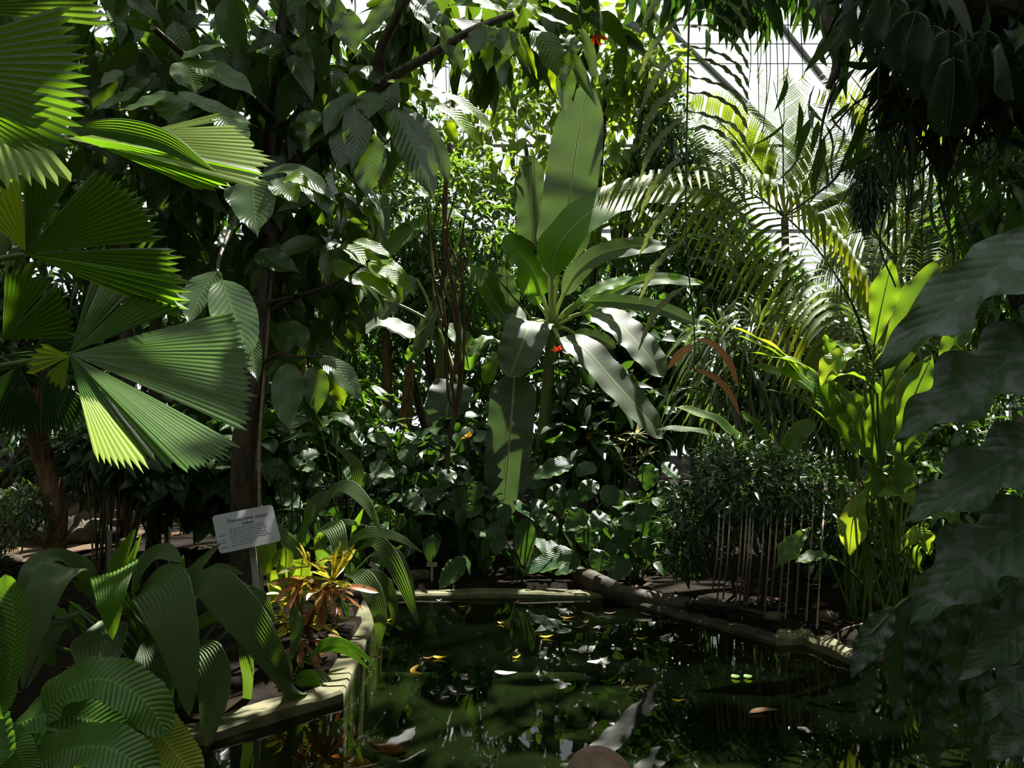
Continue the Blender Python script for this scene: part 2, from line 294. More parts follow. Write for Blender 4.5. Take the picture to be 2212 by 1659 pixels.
def watermat():
    m, nt, N, L = nodes('pond_water'); out = N('ShaderNodeOutputMaterial'); geo = N('ShaderNodeNewGeometry'); nz = N('ShaderNodeTexNoise'); nz.inputs['Scale'].default_value = 5; nz.inputs['Detail'].default_value = 2
    L(geo.outputs['Position'], nz.inputs['Vector']); bp = N('ShaderNodeBump'); bp.inputs['Strength'].default_value = .016; bp.inputs['Distance'].default_value = .03; L(nz.outputs[0], bp.inputs['Height'])
    t = N('ShaderNodeBsdfTransparent'); t.inputs[0].default_value = (.55, .62, .42, 1); d = N('ShaderNodeBsdfDiffuse'); d.inputs[0].default_value = (.005, .008, .003, 1)
    m0 = N('ShaderNodeMixShader', i0=.16); L(t.outputs[0], m0.inputs[1]); L(d.outputs[0], m0.inputs[2])
    g = N('ShaderNodeBsdfGlossy'); g.inputs['Roughness'].default_value = .02; f = N('ShaderNodeFresnel'); f.inputs[0].default_value = 1.36; ms = N('ShaderNodeMixShader')
    L(bp.outputs[0], g.inputs['Normal']); L(bp.outputs[0], f.inputs['Normal'])
    L(f.outputs[0], ms.inputs[0]); L(m0.outputs[0], ms.inputs[1]); L(g.outputs[0], ms.inputs[2]); L(ms.outputs[0], out.inputs[0]); return m
M['glass'] = glassmat(); M['water'] = watermat()
# ------------------------------------------------------------------ the setting
POND = [(-1.9, 1.0), (-1.35, 3.13), (-0.77, 3.68), (-0.86, 5.45), (0.62, 5.45), (1.46, 4.46), (1.62, 4.48), (1.75, 4.15), (2.2, 4.32), (3.1, 4.5), (3.5, 1.0)]
def inside(x, y, poly):
    r = np.zeros(x.shape, bool); n = len(poly)
    for i in range(n):
        (x1, y1), (x2, y2) = poly[i], poly[(i + 1) % n]
        r ^= ((y1 > y) != (y2 > y)) & (x < (x2 - x1) * (y - y1) / (y2 - y1 + 1e-12) + x1)
    return r
def offset(poly, d):
    P = np.array(poly, float); n = len(P); out = []
    for i in range(n):
        a, b, c = P[i - 1], P[i], P[(i + 1) % n]; n1 = nrm(np.array(((b - a)[1], -(b - a)[0]))); n2 = nrm(np.array(((c - b)[1], -(c - b)[0])))
        m = nrm(n1 + n2); out.append(b - m * d / max(.5, m @ n1))
    return [tuple(p) for p in out]
OUT = offset(POND, .13); MIDP = offset(POND, .07)
def gz(x, y):                                         # height of the soil
    x = np.asarray(x, float); y = np.asarray(y, float)
    return .055 + .02 * np.sin(x * 2.1 + y) * np.sin(y * 1.7) + .015 * np.sin(x * 5.3) * np.sin(y * 4.7 + x) + .012 * np.clip(y - 6, 0, 9)
gx, gy = np.arange(-9, 9.01, .1), np.arange(-2.5, 14.61, .1); X, Y = np.meshgrid(gx, gy)
Z = np.where(inside(X, Y, MIDP), -.6, gz(X, Y)); mb = MB(); mb.add(np.stack([X, Y, Z], -1), grid_q(len(gy) - 1, len(gx) - 1))
tag(mb.build('floor', M['soil']), kind='structure')
mb = MB(); mb.add([(-2.5, .5, -.42), (4, .5, -.42), (4, 6, -.42), (-2.5, 6, -.42)], [(0, 1, 2, 3)]); tag(mb.build('pond_floor', M['basin']), kind='structure')
mb = MB(); mb.add([(-2.2, .8, 0), (3.7, .8, 0), (3.7, 5.6, 0), (-2.2, 5.6, 0)], [(0, 1, 2, 3)]); tag(mb.build('pond_water', M['water']), kind='structure')
def kerb(name, idx, top, mat='kerb'):
    a = np.array([POND[i] for i in idx]); b = np.array([OUT[i] for i in idx]); mb = MB()
    rows = []
    n = 14 * (len(idx) - 1) + 1; s = np.linspace(0, len(idx) - 1, n); k = np.arange(len(idx))
    A = np.stack([np.interp(s, k, a[:, i]) for i in (0, 1)], 1); B = np.stack([np.interp(s, k, b[:, i]) for i in (0, 1)], 1)
    zt = top + .006 * np.sin(s * 9) + rng.normal(0, .002, n)
    for P, z in ((A, zt * 0 - .6), (A, zt - .012), (A * .9 + B * .1, zt), (A * .1 + B * .9, zt), (B, zt - .012), (B, zt * 0 - .6)): rows.append(np.column_stack([P, z]))
    V = np.array(rows).transpose(1, 0, 2); mb.add(V, grid_q(n - 1, 5))
    tag(mb.build(name, M[mat], smooth=False), kind='structure')
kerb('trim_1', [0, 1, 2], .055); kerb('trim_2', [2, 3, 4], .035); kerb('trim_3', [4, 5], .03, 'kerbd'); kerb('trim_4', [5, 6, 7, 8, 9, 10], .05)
# sandy path in the left back
pc = spline([(-9, 5.4, 0), (-5.2, 6.0, 0), (-4.1, 6.5, 0), (-3.9, 7.4, 0), (-4.3, 9, 0), (-5, 11, 0)], 40); T = nrm(np.gradient(pc, axis=0)); S = np.stack([T[:, 1], -T[:, 0], 0 * T[:, 0]], 1)
V = pc[:, None] + np.linspace(-.55, .55, 7)[None, :, None] * S[:, None]; V[..., 2] = gz(V[..., 0], V[..., 1]) + .025
mb = MB(); mb.add(V, grid_q(39, 6)); tag(mb.build('garden_path', M['path']), kind='structure')
# glasshouse: back wall, sloping roof, unseen dark walls added to hold back sky light
YB, ZB, YT, ZT = 14.5, 4.2, 8.0, 10.0
RN = nrm(np.cross((1, 0, 0), (0, YT - YB, ZT - ZB)))
def roofpt(px, py):
    d = W(px, py, 1.0) - np.array((0, 0, CAMZ)); o = np.array((0, 0, CAMZ)); return o + d * ((np.array((0, YB, ZB)) - o) @ RN) / (d @ RN)
mb = MB()
for x in np.arange(-9, 9.1, 1.5): box(mb, (x, YB, ZB / 2), (.05, .07, ZB))
for z in (1.0, 2.6, ZB): box(mb, (0, YB, z), (18, .07, .06))
wb = tag(mb.build('wall_back', M['frame'], smooth=False), kind='structure')
mb = MB(); box(mb, (0, YB + .06, ZB / 2), (18, .012, ZB)); mb.build('glazing', M['glass'], wb, False)
mb = MB()
for s in (0, .2, .36, .395, .427, .55, .75, 1): tube(mb, [(-9, YB + (YT - YB) * s, ZB + (ZT - ZB) * s), (9, YB + (YT - YB) * s, ZB + (ZT - ZB) * s)], .010 if .3 < s < .5 else .035, 6)
for a, b in (((1430, 50), (1550, 165)), ((1690, 60), (1850, 260)), ((1180, 60), (1300, 175)), ((2000, 60), (2160, 260)), ((900, 60), (1010, 160)), ((600, 60), (700, 160)), ((300, 60), (400, 160))):
    A, B = roofpt(*a), roofpt(*b); d = (B - A) / (B - A)[2]; p, q = A + d * (ZT - A[2]), A + d * (ZB - A[2]); tube(mb, [p, q], .055, 6)
for y in (6, 3, 0, -2.5): tube(mb, [(-9, y, ZT), (9, y, ZT)], .03, 6)
for x in np.arange(-9, 9.1, 1.5): tube(mb, [(x, YT, ZT), (x, -2.5, ZT)], .03, 6)
rf = tag(mb.build('ceiling', M['frame']), kind='structure')
mb = MB(); o1 = RN * .07
mb.add([(-9, YB, ZB) + o1, (9, YB, ZB) + o1, (9, YT, ZT) + o1, (-9, YT, ZT) + o1, np.array((-9, -2.5, ZT + .08)), np.array((9, -2.5, ZT + .08))], [(0, 1, 2, 3), (3, 2, 5, 4)]); mb.build('glazing', M['glass'], rf, False)
for nm, c, s in (('added_wall_left', (-9.1, 6, 5), (.2, 17.2, 10)), ('added_wall_right', (9.1, 6, 5), (.2, 17.2, 10)), ('added_wall_front', (0, -2.6, 2.9), (18.4, .2, 5.8))):
    mb = MB(); box(mb, c, s); tag(mb.build(nm, M['brick'], smooth=False), kind='structure')  # solid dark walls out of view, added to cut flat ambient light
mb = MB()
for x in np.arange(-9, 9.1, 1.5): box(mb, (x, -2.6, 7.9), (.05, .07, 4.2))
wf = tag(mb.build('added_window_1', M['frame'], smooth=False), kind='structure'); mb = MB(); box(mb, (0, -2.62, 7.9), (18, .012, 4.2)); mb.build('glazing', M['glass'], wf, False)  # unseen front glazing, added to bring sky light onto the near plants
mb = MB(); P = W(1893, 560, 13.8); tube(mb, [(P[0], 13.8, 0), (P[0], 13.8, 4.75)], .11, 14); tag(mb.build('column', M['tag']), kind='structure')
# ------------------------------------------------------------------ tall tree: hanging fringe in view, unseen crown added to shape the shade
LIT = [(470, 705, 2.25, -.02), (230, 905, 2.0, .02), (380, 690, 2.3, -.04), (400, 930, 2.0, .0), (320, 900, 2.05, -.03), (440, 800, 2.15, -.06), (470, 330, 1.9, .25), (60, 345, 1.6, -.02), (320, 230, 3.2, .15), (560, 450, 3.3, .12), (450, 660, 3, .14),
       (1000, 240, 3.9, .3), (1150, 110, 3.7, .25), (800, 590, 4.3, .4), (1190, 30, 3.8, .25), (1100, 300, 7.5, .7), (1000, 420, 7.5, .5), (1450, 480, 6, .7), (1600, 560, 6, .5), (1760, 620, 5.7, .3),
       (1240, 600, 7.2, .6), (1130, 770, 6.9, .25), (1300, 640, 7.2, .5), (1910, 640, 4.5, .25), (1990, 800, 4.4, .2), (1630, 730, 4.8, .3), (1800, 770, 4.6, -.03), (1840, 1110, 4.5, .2), (1990, 1080, 4.6, .25),
       (690, 1240, 4.1, .3), (760, 1260, 4.1, .25), (230, 1290, 3.1, .12), (320, 1230, 3.4, .15), (660, 1500, 3.7, .1), (600, 1540, 3.6, .04), (1090, 1455, 4.0, .07), (1285, 1430, 4.2, .07), (950, 1421, 4.3, .08), (898, 1447, 4.1, .06),
       (1180, 1376, 4.6, .07), (1082, 1346, 4.9, .06), (1466, 1514, 3.7, .06), (1648, 1537, 3.6, .1), (1350, 970, 7, .12), (610, 1075, 5.2, .05), (850, 1275, 5.5, .0),
       (1690, 330, 9, 1.2), (1400, 150, 8, 1), (50, 1205, 6.2, .12), (690, 1430, 4.2, .12), (780, 1410, 3.9, .1), (130, 1600, 2.2, .12), (330, 1580, 2.2, .12), (1950, 1390, 4.3, .1), (290, 1180, 3.5, .1), (1480, 900, 6, .2), (40, 1290, 1.9, .1)]
LP = np.array([W(*l[:3]) for l in LIT]); LR = np.array([l[3] for l in LIT]) + .13
def shading(P, f=1.0):                                       # keep crown leaves out of the gaps the sun comes through
    k = np.ones(len(P), bool)
    for p, r in zip(LP, LR):
        d = P - p; a = d @ SUN; k &= ~((a > .5) & (np.linalg.norm(d - a[:, None] * SUN, axis=1) < r * f))
    return k
SHD = [(240, 735, 2.2, .16), (400, 840, 2.12, .1), (260, 640, 2.35, .14), (230, 800, 2.12, .1), (1830, 900, 4.6, .25), (1880, 1000, 4.5, .25), (1900, 1380, 4.3, .25), (120, 1110, 6.9, .9), (1560, 1280, 5.2, .7), (1700, 1330, 4.8, .5), (1090, 1060, 6.7, .35), (1100, 860, 6.8, .3), (1250, 1180, 5.8, .5), (1400, 1100, 6, .5), (1620, 1010, 5.2, .6), (2050, 700, 1.5, .45), (2080, 900, 1.5, .45), (2080, 1200, 1.5, .45), (2050, 1400, 1.9, .5), (1100, 930, 6.75, .35), (1330, 1170, 5.7, .6), (1600, 1150, 5.1, .8), (1600, 1290, 5.1, .7), (2000, 120, 2.7, .5), (1100, 1290, 5.5, .3), (1350, 1290, 5.4, .35),
       (1400, 1560, 3.5, .6), (1100, 1560, 3.5, .5), (530, 1135, 4.0, .4), (430, 1080, 5.5, .5), (150, 480, 2.3, .2), (600, 560, 4.6, .6), (500, 150, 4.4, .5), (1000, 1000, 6.6, .5)]
def above(P): return P[:, 2] > CAMZ + .53 * np.maximum(P[:, 1], 0) + .25
st = thing('shade_tree', 'tree with narrow leaves hanging at top right, unseen crown added to shade the pond', 'tree', (5.2, 6.2, gz(5.2, 6.2)))
mb = MB(); tube(mb, [(5.2, 6.2, 0), (5.1, 6.2, 2.5), (5.3, 6.0, 5), (5.0, 5.8, 6.9)], [.22, .16, .12], 10, 14, bump=.06); mb.build('trunk', M['bark'], st)
for q in ([(5.0, 5.8, 6.8), (3, 5.5, 7.2), (.5, 5, 7.0), (-2, 4.5, 7.1)], [(5.1, 5.9, 6.4), (3.6, 7.4, 7), (2.5, 9, 7.6)], [(5.0, 5.8, 6.6), (3, 3.2, 6.6), (0, 2, 6.2), (-2.5, 1.5, 5.8)], [(5.1, 5.9, 6.0), (3.2, 6.6, 5.6), (2.35, 6.9, 5.25)]):
    mb = MB(); tube(mb, q, [.09, .05, .02], 7, 14); mb.build('branch', M['bark'], st)
mb = MB(); n = 13500; P = np.stack([rng.uniform(-6, 7, n), rng.uniform(-1.5, 10.5, n), rng.uniform(0, 1, n)], 1); P[:, 2] = CAMZ + .53 * np.maximum(P[:, 1], 0) + .35 + P[:, 2] ** 1.3 * 2.2 + np.where(P[:, 1] < 5, (5 - np.maximum(P[:, 1], -1)) * .35, 0)
P = P[(P[:, 2] < 9.6) & ((P[:, 1] < 8) | (P[:, 2] < 10 - (P[:, 1] - 8) * .9 - .3))]; P = P[shading(P) & above(P)]; n = len(P)
cover = (np.sin(P[:, 0] * 1.7 + 1) * np.sin(P[:, 1] * 1.9) + .5 * np.sin(P[:, 0] * 4.1) * np.sin(P[:, 1] * 3.7)) > -.62; P = P[cover]; P = P[(P[:, 1] > 2.6) | (np.abs(P[:, 0]) > 3.5) | (rng.random(len(P)) < .12)]; n = len(P)
n = 9000; Q = np.stack([rng.uniform(-4, 7, n), rng.uniform(3, 12, n), rng.uniform(4.5, 8.5, n)], 1); Lz = Q - SUN * ((Q[:, 2] - .5) / SUN[2])[:, None]; lx, ly = Lz[:, 0], Lz[:, 1]
zone = ((lx > -2.7) & (lx < 2.7) & (ly > 5.0) & (ly < 8)) | ((lx > -.7) & (lx < 2.6) & (ly > 2.4) & (ly < 5.2)) | ((lx > -5) & (lx < -1.9) & (ly > 5) & (ly < 9))
Q = Q[zone & above(Q) & shading(Q) & ((Q[:, 1] < 8) | (Q[:, 2] < 10 - (Q[:, 1] - 8) * .9 - .3))]
X = [Q]
for (px, py, Yd, r) in SHD:                            # unseen leaf clumps added towards the sun to shade these places
    p = W(px, py, Yd); a = 3.2
    while p[2] + SUN[2] * a < CAMZ + .53 * max(0, p[1] + SUN[1] * a) + .5: a += .1
    k = int(120 * (r / .4) ** 2) + 30; d = rng.uniform(-1, 1, (k, 3)) * r * 1.1; d -= (d @ SUN)[:, None] * SUN * .5; X.append(p + SUN * (a + .4) + d)
X = np.concatenate(X); X = X[above(X) & shading(X) & (X[:, 2] < 9.6) & ((X[:, 1] < 8) | (X[:, 2] < 10 - (X[:, 1] - 8) * .9 - .3))]; P = np.concatenate([P, X]); n = len(P)
scat(mb, T_ELL, P, rndir(n) * (1, 1, .4) + np.array((0, 0, -.3)), rndir(n) * .5 + np.array((0, 0, 1)), rng.uniform(.2, .42, n)); mb.build('foliage', M['mid'], st)  # unseen crown leaves, laid out for the shade and sun gaps they cast
mb = MB()                                             # the fringe of narrow leaves hanging into the frame
for cx, cy, k in ((1560, -45, 40), (1610, -40, 50), (1660, -35, 50), (1730, -50, 40), (1500, -60, 26), (1420, -50, 30)):
    c = W(cx, cy, 6.9); P = c + rng.normal(0, 1, (k, 3)) * (.13, .2, .1); scat(mb, T_LANCE, P, rndir(k) * .55 + np.array((0, 0, -1)), rndir(k) * .7 + np.array((0, -1, .2)), rng.uniform(.2, .42, k))
mb.build('foliage', M['dark'], st)
for x, y0, y1 in ((1618, 60, 190), (1640, 70, 170), (1634, 80, 250), (1652, 90, 300), (1676, 100, 210), (1690, 110, 330), (1700, 60, 190), (1730, 120, 170), (1660, 60, 240)):
    mb = MB(); tube(mb, [W(x, y0 - 60, 6.9), W(x + 4, (y0 + y1) / 2, 6.9), W(x + random.uniform(-8, 12), y1, 6.92)], [.005, .003], 5, 10); mb.build('hanging_root', M['dstem'], st)
# ------------------------------------------------------------------ fan palms at the left
def fan(parent, hub, segs, tilt=(0, 0), droop=.1, mat='fan', tooth=.07, amp=.3, fold=None, name='frond', petiole=None, pr=.012, t=.5, label=None):
    """A pleated fan blade: segments (angle0, angle1, r0 px, r1 px, pleats, depth shift m)."""
    H = W(*hub); k = hub[2] / F; mb = MB()
    for (a0, a1, r0, r1, npl, dz) in segs:
        m = npl * 2; A = np.radians(np.linspace(a0, a1, m + 1)); R = np.linspace(r0, r1, m + 1)
        R = R * np.where(np.arange(m + 1) % 2, 1 + tooth, 1 - tooth) * (1 + .015 * rng.normal(size=m + 1)); nv = 12
        s = np.linspace(.012, 1, nv + 1)[:, None]; r = s * R * k; half = abs(A[1] - A[0])
        z = amp * half * r * np.where(np.arange(m + 1) % 2, 1, -1)
        x, h = r * np.cos(A), r * np.sin(A)
        dep = -(z) + tilt[0] * x + tilt[1] * h + dz * s ** .8
        Yd = hub[2] + dep; h = h - droop * (s ** 2.2) * R * k
        V = np.stack([(hub[0] - CX + x / k) / F * Yd, Yd, CAMZ - (hub[1] - CY - h / k) / F * Yd], -1)
        if fold:                                         # roll the blade over beyond a radius
            f = np.clip((s * R - fold[0]) / (np.max(R) - fold[0]), 0, 1); V[..., 1] -= f ** 1.5 * fold[1]; V[..., 2] -= f ** 2 * fold[2]
        uv = np.stack(np.broadcast_arrays(np.linspace(-1, 1, m + 1)[None] * 0 + .5, s), -1); mb.add(V, grid_q(nv, m), uv, t + .04 * (random.random() - .5))
    o = mb.build(name, M[mat], parent, False, label)
    if petiole is not None: m2 = MB(); tube(m2, [W(*p) for p in petiole], [pr, pr * .7], 7, 12); m2.build('petiole', M['stem'], o)
    return o
g1 = gz(-2.1, 1.6)
fp = thing('fan_palm', 'tall fan palm at the left edge, its toothed fronds high beside the camera', 'palm', (-2.05, 1.6, float(g1)))
mb = MB(); tube(mb, [(-2.05, 1.6, .03), (-2.0, 1.58, 1.0), (-2.05, 1.6, 1.75)], [.05, .045], 9, 8, bump=.1); mb.build('trunk', M['fibre'], fp)
fan(fp, (-230, 150, 1.5), [(24, -21, 405, 400, 15, 0), (-21, -31, 398, 290, 5, .01)], (.15, -.25), .06, 'fan', .055, .22, petiole=[(-640, 560, 1.58), (-420, 260, 1.5), (-228, 150, 1.5)])
fan(fp, (-150, 20, 1.62), [(14, -4, 330, 380, 7, .02)], (.1, -.6), .03, 'grass', .05, .5, petiole=[(-600, 500, 1.65), (-400, 160, 1.6), (-148, 20, 1.62)])
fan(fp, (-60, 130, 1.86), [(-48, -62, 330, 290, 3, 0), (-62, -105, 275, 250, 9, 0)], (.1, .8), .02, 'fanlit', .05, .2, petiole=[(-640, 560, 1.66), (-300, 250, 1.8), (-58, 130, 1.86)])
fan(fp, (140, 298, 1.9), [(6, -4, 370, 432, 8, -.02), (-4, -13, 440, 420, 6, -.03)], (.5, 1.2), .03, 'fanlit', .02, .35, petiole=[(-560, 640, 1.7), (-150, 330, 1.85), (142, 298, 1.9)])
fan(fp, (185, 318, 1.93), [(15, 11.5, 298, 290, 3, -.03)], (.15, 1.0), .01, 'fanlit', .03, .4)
fan(fp, (150, 290, 1.88), [(-9, -22, 425, 300, 8, .02)], (.2, -.3), .03, 'bananay', .03, .4)
leaf(fp, M['fan'], [(168, 276), (260, 282), (350, 305), (420, 345), (470, 374)], 62, 1.78, 'frond', 'lance', smooth=False, pleat=9, pamp=.2, roll=28, t=.75)
g2 = float(gz(-2.6, 2.3))
fq = thing('fan_palm', 'lower fan palm with one large sunlit frond, left of the cacao trunk', 'palm', (-2.6, 2.3, g2))
mb = MB(); tube(mb, [(-2.6, 2.3, .03), (-2.55, 2.32, .7), (-2.45, 2.3, 1.3)], [.05, .04], 9, 8, bump=.1); mb.build('trunk', M['fibre'], fq)
tip = (-560, 1000, 2.3)
fan(fq, (55, 550, 2.35), [(92, 60, 175, 205, 6, .05), (52, 8, 240, 300, 14, 0), (5, -7, 320, 330, 5, 0)], (.15, -.3), .04, 'fan', .05, .5, petiole=[tip, (-200, 620, 2.35), (55, 550, 2.35)], t=.3)
fan(fq, (55, 550, 2.38), [(-7, -22, 345, 350, 5, .05)], (.15, -.2), .02, 'bananay', .06, .5)
fan(fq, (60, 548, 2.45), [(140, 96, 110, 175, 7, 0)], (.1, -.5), .02, 'fanlit', .05, .5, t=.4)
fan(fq, (150, 765, 2.15), [(74, 46, 240, 255, 9, .1), (44, 23, 255, 285, 7, .04), (16, -23, 362, 408, 22, -.04), (-27, -45, 410, 350, 13, -.06), (-44.5, -48.5, 318, 325, 2, -.02), (-49, -76, 285, 205, 9, .02)],
    (.55, 1.35), .02, 'fan', .025, .55, petiole=[tip, (-150, 830, 2.2), (150, 765, 2.15)], t=.55)
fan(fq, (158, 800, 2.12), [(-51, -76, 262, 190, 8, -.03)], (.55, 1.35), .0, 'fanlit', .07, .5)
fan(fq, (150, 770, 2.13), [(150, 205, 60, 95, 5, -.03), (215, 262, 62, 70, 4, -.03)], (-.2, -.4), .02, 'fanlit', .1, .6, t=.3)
fan(fq, (5, 735, 2.5), [(88, 50, 150, 160, 8, 0), (48, 3, 165, 150, 9, .02)], (.1, -.3), .02, 'fan', .05, .5, petiole=[tip, (-180, 800, 2.5), (5, 735, 2.5)], t=.15)
g3 = float(gz(-4.25, 5.6))
fr = thing('fan_palm', 'distant fan palm with dark drooping fans and dead fronds, behind the sunlit frond', 'palm', (-4.25, 6.4, g3))
c = W(60, 790, 5.9); mb = MB(); tube(mb, [(-3.55, 6.2, .02), (-3.45, 6.1, .5), (-3.55, 6.0, 1.15), (c[0] + .05, 5.95, c[2])], [.085, .07], 10, 16, bump=.07); mb.build('trunk', M['fibre'], fr)
for hub, sg in (((40, 790, 5.8), [(-60, -150, 125, 140, 18, 0), (150, 195, 120, 110, 8, 0)]), ((95, 800, 5.7), [(-30, -95, 130, 120, 14, 0)]), ((60, 775, 6.0), [(60, -10, 105, 110, 14, 0)]), ((-30, 780, 5.9), [(20, -60, 110, 120, 14, 0)])):
    fan(fr, hub, sg, (0, .3), .12, 'dark', .12, .5, petiole=[(60, 830, 5.95), ((hub[0] + 60) / 2, 790, 5.9), hub], t=.3)
for q in range(14):
    x = 15 + q * 8 + random.randint(-6, 6); mb = MB(); ribbon(mb, pts([(x + 10, 835), (x, 870), (x - 6 + random.randint(-8, 8), 925 + random.randint(-25, 25))], 5.75), .04, 'lance', nv=8, nu=2, t=random.random()); mb.build('dead_frond', M['dead'], fr)
# ------------------------------------------------------------------ cacao tree
ct = thing('cacao_tree', 'cacao tree with a wet dark trunk beside the sign and large drooping leaves overhead', 'tree', (-1.66, 5.0, float(gz(-1.66, 5))))
mb = MB(); tube(mb, [W(528, 1320, 5), W(525, 1150, 5), W(530, 960, 5), W(552, 830, 5.02), W(575, 680, 5.05), W(592, 520, 5.05), W(590, 330, 5), W(610, 120, 4.9), W(640, -150, 4.8)], [.088, .08, .075, .06, .05], 12, 40, bump=.09); mb.build('trunk', M['bark'], ct)
mb = MB(); tube(mb, [W(566, 1280, 4.95), W(560, 1050, 4.93), W(562, 930, 4.94), W(575, 760, 4.98), W(590, 560, 5.0)], [.012, .009], 6, 20); mb.build('liana', M['root'], ct)
for b, r in (([W(590, 420, 5), W(660, 330, 4.7), W(760, 240, 4.3), W(850, 165, 4.0), W(930, 120, 3.9), W(1010, 70, 3.8), W(1110, 30, 3.75)], .045), ([W(820, 195, 4.1), W(822, 110, 4.0), W(860, 30, 3.9), W(900, -60, 3.8)], .036), ([W(600, 270, 5), W(510, 180, 4.4), W(420, 135, 3.8), W(330, 60, 3.4)], .035),
             ([W(575, 680, 5.05), W(640, 640, 4.8), W(720, 615, 4.5), W(800, 560, 4.3)], .022), ([W(560, 790, 5), W(600, 765, 4.6), W(640, 770, 4.3), W(720, 772, 4.2)], .018), ([W(592, 480, 5), W(540, 420, 4.2), W(480, 540, 3.2), W(470, 595, 3.0)], .018), ([W(600, 300, 5), W(690, 180, 4.8), W(720, 60, 4.6), W(740, -60, 4.5)], .03), ([W(640, 640, 4.8), W(560, 655, 4.4), W(500, 670, 4.0)], .012)):
    mb = MB(); tube(mb, b, [r, r * .35], 8, 24, bump=.08); mb.build('branch', M['bark'], ct)
